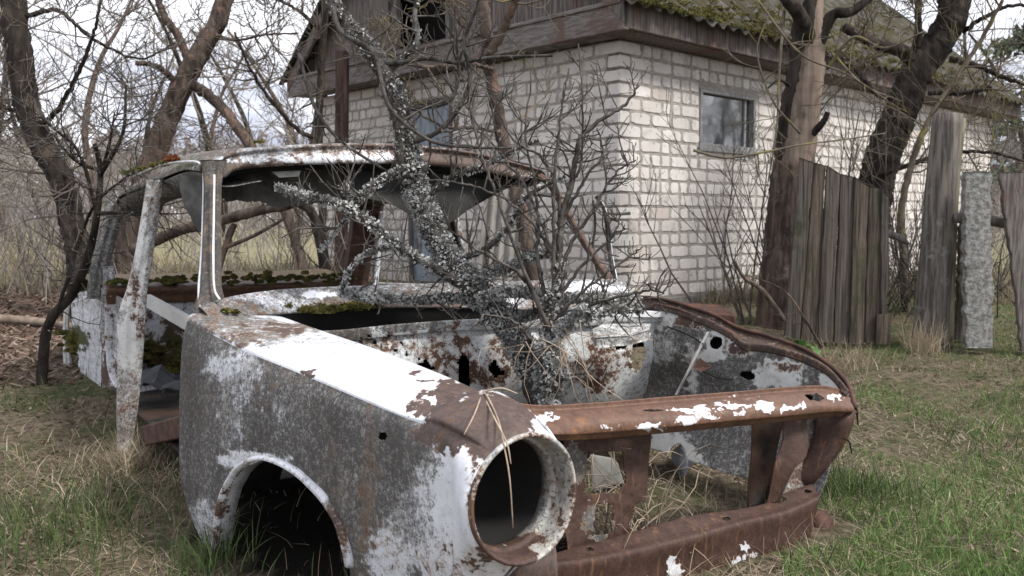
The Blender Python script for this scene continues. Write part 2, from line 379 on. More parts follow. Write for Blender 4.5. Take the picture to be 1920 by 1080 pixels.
SC.view_settings.view_transform = 'Standard'; SC.view_settings.look = 'None'; SC.view_settings.exposure = .9; SC.view_settings.gamma = 1
SC.cycles.max_bounces = 5; SC.cycles.diffuse_bounces = 3; SC.cycles.glossy_bounces = 2
# ================================================================== the wrecked car
car = thing('car_wreck', 'rusting white car body without wheels, doors, hood or glass, sunk in the grass', 'car wreck', (-.35, 2.7, 0))
FD = np.array([.57, -.82, 0]); LD = np.array([.84, .54, 0])   # car's forward / sideways directions

# ---- near fender: side sheet
arch = [(408,1200),(408,1060),(410,1010),(418,950),(434,905),(458,876),(492,862),(530,872),(566,893),(600,925),(628,965),(646,1010),(657,1060),(664,1200)]
side = [
 [(352,602,2.33),(450,654,2.12),(580,708,1.92),(700,759,1.735),(755,782,1.655),(792,795,1.61)],
 [(343,640,2.325),(446,690,2.095),(584,745,1.89),(712,798,1.695),(768,815,1.61),(806,820,1.56)],
 [(338,720,2.31),(446,765,2.075),(596,815,1.86),(733,858,1.655),(795,872,1.555),(838,878,1.50)],
 [(337,800,2.29),(450,850,2.06),(600,885,1.85),(742,925,1.645),(806,935,1.545),(850,940,1.492)],
 [(340,900,2.27),(455,930,2.05),(604,960,1.845),(744,990,1.65),(806,1000,1.55),(850,1005,1.50)],
 [(372,1000,2.25),(465,1040,2.05),(610,1060,1.855),(744,1080,1.68),(806,1090,1.58),(848,1090,1.53)],
 [(430,1085,2.22),(490,1150,2.08),(614,1180,1.88),(740,1200,1.74),(800,1210,1.68),(840,1210,1.65)]]
fb = [(618,745,7,60,(.44,.85,0)),(505,705,6,55,(.42,.7,0)),(690,800,7,60,(.43,.85,0)),(782,880,8,70,(.44,.8,0)),(560,830,5,40,(.42,.8,0)),(390,720,5,80,(.4,.8,0)),(420,1030,40,40,(.3,.75,.15)),(430,760,24,80,(.2,.6,0)),(362,760,40,260,(.12,.86,0)),(560,740,50,50,(.3,.88,0)),(425,685,44,26,(.15,.42,0)),(470,700,24,60,(.25,.5,0)),(560,760,90,50,(.25,.72,0)),(620,860,110,90,(.22,.85,0)),
      (760,830,60,40,(.2,.95,.1)),(690,960,28,160,(.42,.85,0)),(640,900,30,60,(.3,.8,0)),(810,960,40,110,(.2,.42,0)),(850,930,34,100,(.1,.1,0)),(760,1000,40,60,(.25,.55,0)),
      (730,1050,40,50,(.3,.25,0)),(840,1050,60,40,(.42,.2,0)),(380,980,30,50,(.15,.5,0)),(470,862,60,16,(.3,.25,0)),(560,960,20,40,(.4,.8,0)),(800,815,30,18,(.75,.9,0)),
      (880,840,50,40,(.95,.3,0))]
mb = MB()
hole_arch = arch
G = panel(mb, side, 190, 170, (.14,.80,0), fb, [hole_arch, ell(718,818,9,8,16)])
# crease roll + top surface
top = [
 [(352,602,2.33),(450,654,2.12),(580,708,1.92),(700,759,1.735),(755,782,1.655),(792,795,1.61)],
 [(354,594,2.335),(453,645,2.13),(583,699,1.93),(703,750,1.745),(758,773,1.665),(797,783,1.62)],
 [(368,588,2.37),(475,632,2.17),(610,682,1.97),(728,727,1.80),(782,748,1.735),(822,762,1.70)],
 [(430,586,2.44),(540,624,2.24),(660,666,2.04),(768,704,1.88),(822,724,1.82),(862,742,1.78)],
 [(520,592,2.50),(600,620,2.32),(700,654,2.12),(800,692,1.95),(862,718,1.88),(908,739,1.82)],
 [(524,606,2.50),(604,636,2.32),(704,670,2.12),(804,708,1.95),(866,734,1.88),(910,754,1.82)]]
tb = [(420,600,80,28,(.36,.7,.08)),(500,625,80,24,(.38,.6,0)),(455,628,30,22,(.45,.7,0)),(548,618,50,16,(.5,.65,0)),(600,640,70,16,(.3,.3,0)),(579,700,11,9,(.85,.8,0)),(790,765,26,22,(.55,0,0)),(868,748,72,32,(1,0,0)),(838,775,52,28,(1,0,0)),(792,716,14,5,(.75,0,0)),(780,698,12,5,(.7,0,0)),(905,742,18,12,(.9,0,0))]
G2 = panel(mb, top, 200, 50, (.0,.02,0), tb)
# nose: from the ends of side and top sheets round to the headlight opening
outer = [(840,1210,1.60),(848,1090,1.53),(850,1005,1.50),(850,940,1.492),(838,878,1.50),(806,820,1.56),(792,795,1.61),(797,783,1.62),(822,762,1.70),(862,742,1.78),(908,739,1.82),(955,768,1.74),(985,790,1.66),(1040,822,1.66),(1088,880,1.66),(1095,960,1.64),(1066,1060,1.62),(1010,1120,1.60),(920,1170,1.60),(840,1210,1.65)]
ctr = W(983,935,1.50)
fdn = np.array([.60,-.80,.02]); fdn /= np.linalg.norm(fdn)
sx = np.cross(fdn, [0,0,1]); sx /= np.linalg.norm(sx); sy = np.cross(sx, fdn)
def ring_pt(ang, r, ax=0): return ctr + sx*math.cos(ang)*r + sy*math.sin(ang)*r + fdn*ax
Wo = WL(outer); RR = .113
ang = []
for q in Wo:
    dlt = q-ctr; ang.append(math.atan2(dlt@sy, dlt@sx))
ang = np.unwrap(ang)
for k in range(13, 19): Wo[k] = ring_pt(ang[k], RR+.005, -.07)
row0 = Wo; row3 = np.array([ring_pt(a, RR, .0) for a in ang]); row2b = np.array([ring_pt(a, RR+.008, -.012) for a in ang])
mid = row0*.45+row2b*.55; mid2 = row0*.78+row2b*.22
for k, q in enumerate(outer):                        # the brow over the lamp is full and rounded
    up = max(0, 1-abs(k-9.5)/5.5)
    mid[k] += np.array([.012,-.07,.034])*up + np.array([-.002,-.004,0])*(1 if k < 6 else .3); mid2[k] += np.array([.0,-.045,.034])*up
nb = [(900,800,95,62,(1,0,0)),(935,850,60,40,(1,0,0)),(845,820,40,30,(1,.2,0)),(805,835,22,20,(.5,.9,0)),(830,960,60,90,(.08,.05,0)),(872,930,40,80,(.05,.03,0)),(862,1070,50,40,(.45,.1,0)),(818,880,16,16,(.35,.6,0)),(900,1045,26,26,(.5,0,0)),(885,900,10,60,(.5,0,0))]
panel(mb, [np.array(row0), mid2, mid, row2b, row3], 260, 50, (.3,.1,0), nb)
fender = mb.build('front_fender', M['car'], car, solid=.0025)
tag(fender, 'near front fender, white on top, grimy side, bare brown rust over the lamp')
# wheel arch lip following the opening
Vg = G.reshape(-1,3); gx, gy = PA(Vg)
def on_grid(px, py): return Vg[np.argmin((gx-px)**2+(gy-py)**2)]
ac = crom([a for a in arch[1:-1]], 90); lp = np.array([on_grid(a[0], a[1]) for a in ac]); 
for _ in range(3): lp[1:-1] = (lp[:-2]+lp[1:-1]*2+lp[2:])/4
nrm = np.array([-.82,-.57,0])
outp = np.array([on_grid(*(np.array([536,1010])+(np.array(a)-np.array([536,1010]))*1.075)) for a in ac])
for _ in range(3): outp[1:-1] = (outp[:-2]+outp[1:-1]*2+outp[2:])/4
inn = lp - nrm*.035
mb = MB(); n = len(ac); rows = [outp+nrm*.001, outp*.6+lp*.4+nrm*.010, outp*.15+lp*.85+nrm*.013, lp+nrm*.004, inn]
Vv = np.concatenate(rows); F = [(r*n+i, r*n+i+1, (r+1)*n+i+1, (r+1)*n+i) for r in range(4) for i in range(n-1)]
mb.add(Vv, F, zone(Vv, (.3,.25,0), [(630,980,30,60,(.5,.7,0)),(412,980,16,60,(.55,.3,0))])); mb.build('wheel_arch_lip', M['car'], car, solid=.002)
# headlight ring: rolled rim, tube wall, inner flange
mb = MB(); th = np.linspace(0, 2*math.pi, 97)[:-1]
prof = [(RR-.001,-.012),(RR+.003,.0),(RR+.003,.005),(RR-.000,.008),(RR-.003,.006),(RR-.005,.0),(RR-.007,-.02),(RR-.007,-.038),(RR-.009,-.043),(RR-.013,-.045),(RR-.014,-.049),(RR-.014,-.075)]
Vv = np.array([[ring_pt(a, r*(1+.012*math.sin(3*a+1)), x) for a in th] for r, x in prof]).reshape(-1,3); n = 96
F = [(r*n+i, r*n+(i+1)%n, (r+1)*n+(i+1)%n, (r+1)*n+i) for r in range(len(prof)-1) for i in range(n)]
mb.add(Vv, F, zone(Vv, (.33,.42,0), [(960,1050,60,26,(.66,.1,0)),(985,815,70,16,(.42,.3,0)),(1080,900,14,120,(.5,.2,0)),(1075,1000,20,60,(.55,.2,0)),(888,930,10,90,(.6,.2,0)),(950,1020,60,18,(.65,0,0))]))
lring = mb.build('headlight_ring', M['ring'], car, solid=.0015)
mb = MB(); Vv = np.array([[ring_pt(a, r, x) for a in th] for r, x in [(RR-.015,-.07),(RR-.035,-.14),(RR-.07,-.19),(.005,-.21)]]).reshape(-1,3)
F = [(r*n+i, r*n+(i+1)%n, (r+1)*n+(i+1)%n, (r+1)*n+i) for r in range(3) for i in range(n)]
mb.add(Vv, F); mb.build('lamp_bucket', M['dark'], lring)  # bucket colour carries the darkness of the lamp hole

# ---- near wheel housing (inner side of the fender)
mb = MB(); off = -nrm*.36
A = WL([(352,640,2.33),(560,745,1.95),(740,800,1.74)])+off; A[:,2] -= .10
B = A.copy(); B[:,2] = .05
panel(mb, [A*1.0, (A+B)/2, B], 40, 20, (.7,.6,0)); 
mb2 = WL([(352,640,2.33),(580,745,1.92),(800,800,1.66)])*1.0
panel(mb, [mb2-nrm*.03-[0,0,.03], A-[0,0,.01]], 40, 8, (.8,.6,0))
e0 = W(770,930,1.80)
panel(mb, [np.array([e0-nrm*.03, e0+off]), np.array([e0-nrm*.03, e0+off])-[0,0,.42]], 8, 8, (.8,.6,0))
e1 = W(350,660,2.36); panel(mb, [np.array([e1-nrm*.03, e1+off]), np.array([e1-nrm*.03, e1+off])-[0,0,.42]], 8, 8, (.8,.7,0))
mb.build('wheel_housing', M['darkmetal'], car, solid=.003)

# ---- cowl below the windshield, with the open air box
cow_b = [(372,585,2.38),(430,566,2.46),(520,552,2.55),(640,545,2.66),(780,540,2.78),(920,536,2.87),(1040,532,2.95),(1158,530,3.02)]
cow_f = [(395,600,2.34),(440,590,2.40),(545,583,2.50),(640,575,2.57),(780,572,2.67),(900,574,2.75),(1040,578,2.82),(1200,572,2.92)]
mb = MB()
wb = WL(cow_b); wf = WL(cow_f)
cb = [(440,580,60,20,(.4,.75,.1)),(560,575,60,14,(.35,.5,.2)),(500,560,60,10,(.3,.45,0)),(650,578,80,12,(.6,.6,.6)),(760,570,140,20,(.5,.75,.3)),(980,560,120,24,(.4,.6,0)),(1100,540,60,10,(.05,.05,0)),(600,552,40,6,(.2,.15,0))]
midc = wb*.5+wf*.5; midc[:,2] += .012
panel(mb, [wb-[0,0,.03], wb+[0,0,.012], midc, wf, wf-[0,0,.006]], 140, 26, (.3,.66,.05), cb, rag=3)
cl = mb.build('cowl', M['car'], car, solid=.003)
tag(cl, 'mossy cowl strip under the empty windshield opening')
# ---- firewall
fw_t = [(560,622,2.30),(640,619,2.36),(740,609,2.44),(860,600,2.53),(1000,596,2.64),(1120,592,2.74),(1250,585,2.87)]
ft = WL(fw_t); fback = ft + np.array([-.05,.08,-.0])
mb = MB()
r1 = ft.copy(); r1[:,2] -= .03; r1[:,1] += .004
r2 = ft.copy(); r2[:,2] -= .035; r2 += np.array([-.012,.016,0])
r3 = ft.copy(); r3[:,2] -= .16; r3 += np.array([-.01,.014,0]); r3[2] += [.02,-.03,0]; r3[4] += [.02,-.03,0]
r4 = ft.copy(); r4[:,2] = .22; r4 += np.array([-.03,.05,0])
r5 = ft.copy(); r5[:,2] = .08; r5 += np.array([-.10,.15,0])
wbb = [(700,640,60,24,(.55,.35,0)),(800,630,34,60,(.5,.3,0)),(640,625,60,14,(.2,.7,0)),(760,612,90,10,(.25,.6,0)),(870,640,22,40,(.6,.3,0)),(868,690,36,34,(.56,.1,0)),(935,680,34,70,(.6,.1,0)),(830,690,20,30,(.6,.1,0)),(900,620,40,14,(.2,.2,0)),
       (1130,640,50,26,(.62,.1,0)),(1180,650,24,40,(.6,.1,0)),(1120,700,50,40,(.6,.2,0)),(1200,620,26,30,(.15,.1,0)),(1040,680,40,80,(.4,.4,0)),(1150,610,60,10,(.3,.4,0)),(960,740,40,30,(.35,.1,0))]
wbb = [(a_, b_, c_, d_, (v_[0]*.86 if v_[0] > .4 else v_[0], v_[1]+.12, v_[2])) for a_, b_, c_, d_, v_ in wbb]
fh = [[(858,672),(868,664),(878,672),(882,700),(880,742),(866,738),(860,705)],[(1188,640),(1204,636),(1210,660),(1204,690),(1188,700),(1182,670)],ell(1164,648,13,9,16),[(915,690),(925,676),(940,690),(946,704),(928,708)],[(780,682),(800,676),(815,690),(805,704),(786,700)]]
fh += [ell(701+rx_, 641+ry_, 3.6, 3.2, 10) for rx_, ry_ in ((0,0),(14,6),(-10,-9),(40,15),(62,24),(84,30),(-24,-6),(26,-12),(52,4))]
panel(mb, [ft+[-.012,.018,-.02], ft, r1, r2, r3, r4, r5], 260, 110, (.22,.34,0), wbb, fh, rag=4, wob=.012)
fwl = mb.build('firewall', M['fw'], car, solid=.002); tag(fwl, 'white firewall with rust holes behind the engine bay')
# air box and dash behind firewall, shade of the opening put into the colour
cw = crom(wf, 40); cf = crom(ft, 40); mb = MB(); panel(mb, [cw+[0,.004,-.008], cw+[0,.02,-.12], cf+[0,.08,-.12], cf+[0,.05,-.05]], 60, 20); mb.build('air_trough', M['dark'], car)
mb = MB(); bk = ft + np.array([-.14,.22,-.05])
panel(mb, [bk, bk-[0,0,.22], ft-[0.02,-.03,.22]], 40, 12); panel(mb, [bk-[0,0,.0], bk-[0,0,.45]], 20, 8)
mb.build('air_box', M['dark'], car, solid=.004)
# lichened bracket on the right of firewall
mb = MB(); q = WL([(1112,616,2.66),(1130,608,2.68),(1216,606,2.74),(1214,616,2.70),(1180,626,2.66),(1116,630,2.62)])
v = np.concatenate([q+[0,-.02,0], q+[0,-.02,-.03]]); mb.add(v, [(0,1,2,3,4,5),(11,10,9,8,7,6)]+[(i,(i+1)%6,6+(i+1)%6,6+i) for i in range(6)], zone(v,(.2,.55,0)))
mb.build('hinge_bracket', M['inner'], car, smooth=False, bevel=.004)
mb = MB(); q = WL([(1186,583,2.80),(1246,583,2.84)]); mb.box(q[0]-[0,0,.02], q[1]-q[0], [-.03,.05,0], [0,0,.016]); mb.build('hinge_plate', simple('clean_white_plate', (.6,.6,.6),(.75,.75,.74),20,rough=.5), car, smooth=False)

# ---- far front fender: inner panel, gutter and rolled outer edge
it = [(1228,573,2.88),(1270,583,2.79),(1330,606,2.68),(1372,628,2.60),(1396,648,2.555),(1440,652,2.49),(1500,668,2.40),(1548,692,2.33),(1590,738,2.25)]
wt = WL(it); 
b1 = wt.copy(); b1[:,2] -= .12; b1 += np.array([-.015,-.01,0])
b2 = wt.copy(); b2[:,2] = .27; b2 += np.array([-.02,-.012,0])
b3 = wt.copy(); b3[:,2] = .10; b3 += np.array([-.10,-.07,0])
ib = [(1342,640,30,20,(.1,.05,0)),(1330,665,30,14,(.1,.02,0)),(1465,700,38,26,(.05,0,0)),(1460,690,40,14,(.5,0,0)),(1440,710,26,20,(.1,.1,0)),(1500,640,60,12,(.65,.4,0)),(1390,655,30,14,(.6,.3,0)),(1290,600,50,16,(.55,.5,0)),(1245,600,20,24,(.1,.3,0)),
      (1262,860,48,46,(.05,-.2,0)),(1320,905,60,22,(.05,.25,0)),(1350,930,60,20,(.05,.3,0)),(1240,850,30,60,(.1,.1,0)),(1200,760,40,60,(.2,.7,0)),(1560,720,20,24,(.3,.1,0)),(1240,650,30,30,(.15,.45,0)),(1300,690,14,50,(.3,.4,0)),(1215,640,12,30,(.5,.3,0))]
ih = [ell(1343,643,12,12,18,.2), ell(1270,860,17,28,24,0), ell(1402,704,15,8,14,.2), ell(1512,746,16,6,12)]
mb = MB(); panel(mb, [wt, b1, b2, b3], 230, 170, (.15,.82,0), ib, ih, rag=2, wob=.02)
inp = mb.build('inner_fender', M['inner'], car, solid=.002); tag(inp, 'far inner fender seen across the engine bay, grey with white patches and round holes')
# white tube seen inside the round hole, dark backing sheet behind the panel
mb = MB(); c0 = W(1268,868,2.66); mb.tube([c0+[.03,.06,0], c0+[.10,.2,0]], [.036,.036], 20); mb.tube([c0+[.02,.05,-.012], c0+[.028,.052,-.012]], [.046,.046], 24)
mb.build('vent_tube', simple('white_tube',(.5,.52,.6),(.6,.6,.66),9,rough=.5), car)
mb = MB(); bkk = (wt + np.array([.05,.035,-.035]))[:7]; bl = bkk.copy(); bl[:,2] = .2; panel(mb, [bkk, bl], 40, 10); mb.build('outer_fender_skin', M['darkmetal'], car, solid=.003)
# gutter + rolled edges
ot = [(1196,556,2.95),(1250,563,2.88),(1330,587,2.76),(1384,614,2.69),(1440,630,2.62),(1510,655,2.53),(1562,690,2.45),(1590,722,2.38),(1604,765,2.30)]
wo = WL(ot); g1 = wt*.5+wo*.5; g1[:,2] -= .025
gb = [(1590,740,16,30,(.5,.5,0))]
lowo = wo+[.012,.008,-.05]
mb = MB(); panel(mb, [wt+[-.004,-.004,-.012], wt+[0,0,.008], g1, wo-[0,0,.012], wo, lowo], 150, 26, (.62,.8,.05), gb, wob=.012)
gut = mb.build('fender_gutter', car_paint('gutter_rust', nose=(.06,.04,.032)), car, solid=.003)
mb = MB(); mb.tube(crom(wo, 60), .006, 6, noise=.3); mb.tube(crom(wt+[0,0,.006], 60), .004, 6, noise=.4); mb.build('fender_flange', M['rust'], gut)
# strut line and square plate on the panel
mb = MB(); a, b = W(1326,622,2.61), W(1266,740,2.58); mb.box(a, b-a, [.009,.005,0], [-.003,-.006,0]); mb.build('stiffener', car_paint('stiffener_rust', white=(.45,.44,.42)), car, smooth=False)
mb = MB(); q = WL([(1299,690,2.56),(1312,671,2.56),(1334,688,2.54),(1316,698,2.53)]); mb.add(np.concatenate([q, q+[.004,.008,-.002]]), [(0,1,2,3),(7,6,5,4),(0,4,5,1),(1,5,6,2),(2,6,7,3),(3,7,4,0)]); mb.build('rusty_plate', M['rust'], car, smooth=False)
mb = MB(); mb.tube(crom(WL([(1250,612,2.70),(1290,628,2.64),(1318,645,2.60)]), 10), .0025, 5); mb.build('wire', M['black'], car); mb = MB(); mb.tube(crom(WL([(1318,696,2.52),(1345,708,2.52),(1375,712,2.52)]), 10), .0025, 5); mb.build('wire', M['black'], car)

# ---- front crossbar
bp = [(940,754,1.72),(1010,764,1.78),(1120,759,1.87),(1250,748,1.98),(1380,738,2.09),(1480,729,2.18),(1545,727,2.24),(1590,738,2.28)]
bm = [(965,778,1.66),(1015,786,1.70),(1120,780,1.79),(1250,770,1.90),(1380,760,2.01),(1480,752,2.10),(1550,750,2.17),(1597,757,2.22)]
bf = [(975,806,1.635),(1035,814,1.68),(1120,811,1.77),(1250,800,1.875),(1380,788,1.985),(1480,779,2.075),(1550,772,2.15),(1600,772,2.205)]
Bp, Bm, Bf = WL(bp), WL(bm), WL(bf)
bb = [(1010,784,30,8,(.2,0,0)),(1300,768,50,5,(.05,0,0)),(1400,760,60,4,(.25,0,0)),(1290,788,26,10,(.15,0,0)),(1320,782,30,8,(.42,0,0)),(1225,802,30,6,(.3,0,0)),(1440,766,12,9,(.2,0,0)),(1478,764,20,7,(.25,0,0)),(1505,758,10,8,(.3,0,0)),(1390,776,12,8,(.4,0,0)),(1150,800,30,6,(.5,0,0)),(1565,744,16,5,(.35,0,0)),(1370,745,60,5,(.6,0,0))]
mb = MB()
panel(mb, [Bp+[.01,.02,-.03], Bp+[0,0,.004], Bp*.92+Bm*.08-[0,0,.006], Bp*.4+Bm*.6+[0,0,.003], Bm+[-.002,.002,.0], Bm*.6+Bf*.4+[0,-.008,0], Bf, Bf+[.008,.02,-.004], Bf+[.02,.04,-.022]], 260, 60, (.88,.35,0), bb, [[(1508,741),(1530,738),(1545,746),(1535,753),(1518,751)],[(1205,769),(1240,768),(1245,771),(1210,773)]], rag=2)
xb = mb.build('front_crossbar', M['bar'], car, solid=.002); tag(xb, 'rusted front crossbar with patches of white paint left')
# ---- curved corner strip on the right end
mb = MB(); s1 = WL([(1590,745,2.26),(1602,775,2.22),(1592,815,2.22),(1566,858,2.22),(1540,892,2.23),(1524,915,2.25)]); s2 = s1 + np.array([-.085,.0,-.03]); s2[0] += [.03,.02,0]; s2[-1] += [.05,0,.01]
panel(mb, [s1+[0,.05,.01], s1, s1*.6+s2*.4+[0,-.01,0], s2+[0,.03,0]], 50, 12, (.95,0,0)); mb.build('corner_strip', M['beam'], car, solid=.003)
# ---- radiator support, right: dark plate, brace and grey plate
def plate(name, q, mat, base=(.5,.6,0), th=(.004,.012,0), lab=None, blobs=(), rag=0, wob=.015):
    m = MB(); panel(m, q, 40, 40, base, blobs, (), rag, wob); o = m.build(name, mat, car, solid=.004)
    if lab: tag(o, lab)
    return o
plate('radiator_support', [[(1412,786,2.24),(1470,786,2.28)],[(1404,952,2.24),(1440,945,2.28)]], M['darkmetal'])
plate('support_brace', [[(1466,780,2.15),(1512,778,2.19)],[(1470,830,2.14),(1512,850,2.16)],[(1452,880,2.12),(1488,880,2.14)],[(1436,950,2.12),(1456,942,2.13)]], M['beam'], (.95,.2,0), lab='red-brown rusted brace')
plate('grille_panel', [[(1500,776,2.26),(1572,776,2.30)],[(1492,860,2.24),(1560,855,2.28)],[(1446,932,2.2),(1528,912,2.24)]], M['inner'], (.42,.7,.3))
# radiator support, left
m = MB(); panel(m, [[(1060,812,1.84),(1222,806,1.98)],[(1060,960,1.82),(1205,960,1.95)],[(1060,1040,1.80),(1190,1010,1.93)]], 120, 120, (.85,.5,0), [(1080,870,30,40,(.3,.9,.2)),(1120,970,30,40,(.4,.95,.3))],
   [[(1100,850),(1168,846),(1172,905),(1160,925),(1096,925)],[(1118,948),(1150,945),(1146,1000),(1110,1004)],[(1222,940),(1190,946),(1172,1010),(1230,1015)]], rag=5, wob=.02)
m.build('lamp_support', M['beam'], car, solid=.003)
# ---- lower beam
t0 = [(1020,1043,1.72),(1110,1020,1.80),(1200,994,1.89),(1300,967,1.98),(1380,957,2.06),(1440,944,2.13),(1470,926,2.18),(1532,903,2.24)]
t1 = [(1012,1062,1.64),(1110,1052,1.72),(1200,1034,1.81),(1300,1010,1.90),(1380,986,1.98),(1440,972,2.05),(1478,962,2.10),(1534,938,2.17)]
t2 = [(1014,1150,1.66),(1110,1140,1.74),(1200,1120,1.83),(1300,1095,1.92),(1380,1068,2.00),(1440,1052,2.07),(1478,1040,2.11),(1512,1028,2.17)]
T0, T1, T2 = WL(t0), WL(t1), WL(t2)
bb = [(1265,1066,16,22,(.25,0,0)),(1283,1045,16,18,(.62,0,0)),(1385,1052,8,12,(.2,0,0)),(1395,1025,6,16,(.5,0,0)),(1412,1042,18,7,(.58,0,0)),(1050,1045,30,10,(.9,.2,0))]
mb = MB(); panel(mb, [T0+[0,0,-.03], T0, T0*.4+T1*.6, T1, T1*.6+T2*.4, T2, T2+[.01,.08,0]], 240, 60, (.88,.45,0), bb, [ell(1106,1030,8,3.5,10), ell(1362,972,7,3,10), ell(1514,922,6,4,10), [(1452,930),(1462,926),(1476,938),(1460,944)]], rag=3, wob=.008)
lb = mb.build('lower_beam', M['beam'], car, solid=.003)
tag(lb, 'red-brown rusted lower front beam')
# bumper bracket stub
mb = MB(); c0 = W(1535,995,2.28); mb.tube([c0+[-.03,0,0], c0+[.02,.01,0]], [.052,.05], 14, noise=.25); mb.tube([W(1510,960,2.3),W(1540,980,2.3)],[.02,.02],8); mb.build('bumper_bracket', M['rust'], car)
mb = MB(); mb.tube(crom(WL([(1580,822,2.2),(1592,828,2.2),(1597,850,2.2)]), 8), .002, 5); mb.build('hanging_wire', M['black'], car)
# headlamp bracket debris below ring
mb = MB(); panel(mb, [[(900,1040,1.62),(1040,1010,1.66)],[(900,1085,1.60),(1045,1060,1.62)],[(900,1150,1.6),(1045,1130,1.62)]], 30, 20, (.8,.2,0)); mb.build('front_apron', M['car'], car, solid=.003)

# ---- roof
r0 = WL([(416,330,2.74),(450,313,2.80),(560,305,2.88),(700,303,3.00),(800,306,3.10),(900,317,3.21),(985,335,3.32)])
r1 = WL([(394,304,2.76),(445,283,2.82),(560,273,2.91),(700,270,3.03),(800,275,3.12),(900,289,3.24),(1012,318,3.38)])
BK = np.array([-.56,.83,0])
q1 = r1 + BK*.25; q1[:,2] += .012; q2 = r1 + BK*.8; q2[:,2] += [-.02,.02,.03,.03,.03,.02,-.02]; q3 = r1 + BK*1.32; q3[:,2] -= [.05,.03,.02,.02,.02,.03,.05]; q4 = r1+BK*1.42; q4[:,2] -= .09
rb = [(410,305,46,34,(.4,1,.1)),(470,292,30,12,(.25,.6,0)),(438,283,16,7,(.8,0,0)),(560,285,120,12,(.38,.5,0)),(700,285,60,12,(.5,.35,0)),(600,298,200,6,(.2,.35,0)),(880,297,130,14,(.72,0,0)),(760,285,60,8,(.55,.3,0)),(960,315,50,10,(.9,0,0)),(340,300,60,20,(.4,.7,.5))]
mb = MB(); panel(mb, [r0+[0,.01,-.006], r0, r0*.75+r1*.25-[0,.006,0], r0*.3+r1*.7, r1, q1, q2, q3, q4], 160, 90, (.5,.62,0), rb)
# rolled side rails
for sgn, c, wv in ((-1, 0, LD*-.03), (1, -1, LD*.03)):
    rail = np.array([q[c] for q in (r1, q1, q2, q3, q4)]); 
    panel(mb, [rail, rail+wv*.8-[0,0,.012], rail+wv-[0,0,.03]], 60, 8, (.35,.75,.3), [(340,300,60,20,(.4,.7,.6))])
rf = mb.build('roof', M['car'], car, solid=.004); tag(rf, 'rusty roof panel with flaking white paint')
# inner header rails, seen from below
mb = MB()
rl = np.array([q[0] for q in (r1, q1, q2, q3, q4)])
panel(mb, [rl+LD*-.02-[0,0,.035], rl+LD*.04-[0,0,.075], rl+LD*.16-[0,0,.055]], 60, 10, (.2,.7,.1))
rl2 = np.array([q[-1] for q in (r1, q1, q2, q3, q4)]); panel(mb, [rl2+LD*.02-[0,0,.035], rl2-LD*.04-[0,0,.07], rl2-LD*.1-[0,0,.05]], 60, 10, (.3,.8,.1))
panel(mb, [q3+BK*.02-[0,0,.05], q3+BK*.06-[0,0,.10]], 40, 6, (.3,.8,.1))
mb.build('roof_rail', M['inner'], rf, solid=.003)
# black liner
mb = MB(); lr = [r0+[-.01,.02,-.004], r0+BK*.08-[0,0,.02], q1-[0,0,.035], q2-[0,0,.05], q3-[0,0,.05]]
panel(mb, lr, 60, 30); mb.build('roof_underside', M['black'], rf, solid=.004)
# torn hanging liner pieces
def hang(name, net, mat, holes, nu=90, nv=50, rag=6, lab=None):
    m = MB(); panel(m, net, nu, nv, (0,0,0), (), holes, rag, .03); o = m.build(name, mat, rf, solid=.002)
    if lab: tag(o, lab)
hang('torn_headliner', [[(640,306,3.08),(730,305,3.15),(820,308,3.22),(910,320,3.3),(985,336,3.38)],[(650,345,3.05),(730,350,3.12),(820,350,3.2),(900,350,3.3),(960,350,3.38)],[(690,372,3.02),(740,385,3.1),(820,425,3.15),(880,392,3.28),(920,368,3.36)]], M['perf'], [], lab='torn perforated headliner sagging across the windshield opening')
hang('liner_flap', [[(335,330,2.95),(392,322,2.88)],[(345,380,2.92),(388,378,2.86)],[(374,436,2.88),(388,436,2.85)]], M['liner'], [], 30, 30)
hang('header_liner', [[(418,322,3.0),(560,318,3.1),(700,320,3.2),(780,330,3.25)],[(418,360,3.0),(560,352,3.1),(700,350,3.2),(770,360,3.25)],[(418,384,3.0),(560,392,3.1),(680,384,3.2),(740,378,3.25)]], M['liner'], [[(418,376),(470,378),(520,386),(580,384),(640,380),(740,370),(760,400),(418,420)]], 120, 40, 9)
hang('liner_scrap', [[(495,308,2.93),(570,306,2.97)],[(505,322,2.92),(564,320,2.96)],[(520,333,2.92),(560,331,2.95)]], simple('pale_scrap',(.35,.35,.34),(.55,.55,.54),12), [[(495,318),(516,330),(500,340),(490,330)]], 30, 16, 3)
# ---- pillars
def pillar(name, pts, wpx, th, mat, base, blobs=(), lab=None, n=40):
    """a folded sheet pillar: pts (px,py,d) centre line, wpx widths in px, th depth in m"""
    pc = crom(np.array([(*p, w) for p, w in zip(pts, wpx)]), n)
    rows = []
    L = np.array([W(p[0]-p[3]/2, p[1], p[2]) for p in pc]); Rr = np.array([W(p[0]+p[3]/2, p[1], p[2]+.01) for p in pc]); C = (L+Rr)/2
    back = np.array([-.45,.89,0])*th
    ring = [L, L*.7+Rr*.3-back*.22, C-back*.10, L*.3+Rr*.7-back*.22, Rr, Rr+back*.8, C+back, L+back*.8]
    V = np.stack(ring, 1).reshape(-1,3); k = len(ring)
    F = [(i*k+j, i*k+(j+1)%k, (i+1)*k+(j+1)%k, (i+1)*k+j) for i in range(n-1) for j in range(k)]+[tuple(range(k)), tuple((n-1)*k+j for j in range(k))[::-1]]
    m = MB(); m.add(V, F, zone(V, base, blobs)); o = m.build(name, mat, car, smooth=False, bevel=.003)
    if lab: tag(o, lab)
    return o
dk = [(406,400,8,160,(.5,.6,0))]
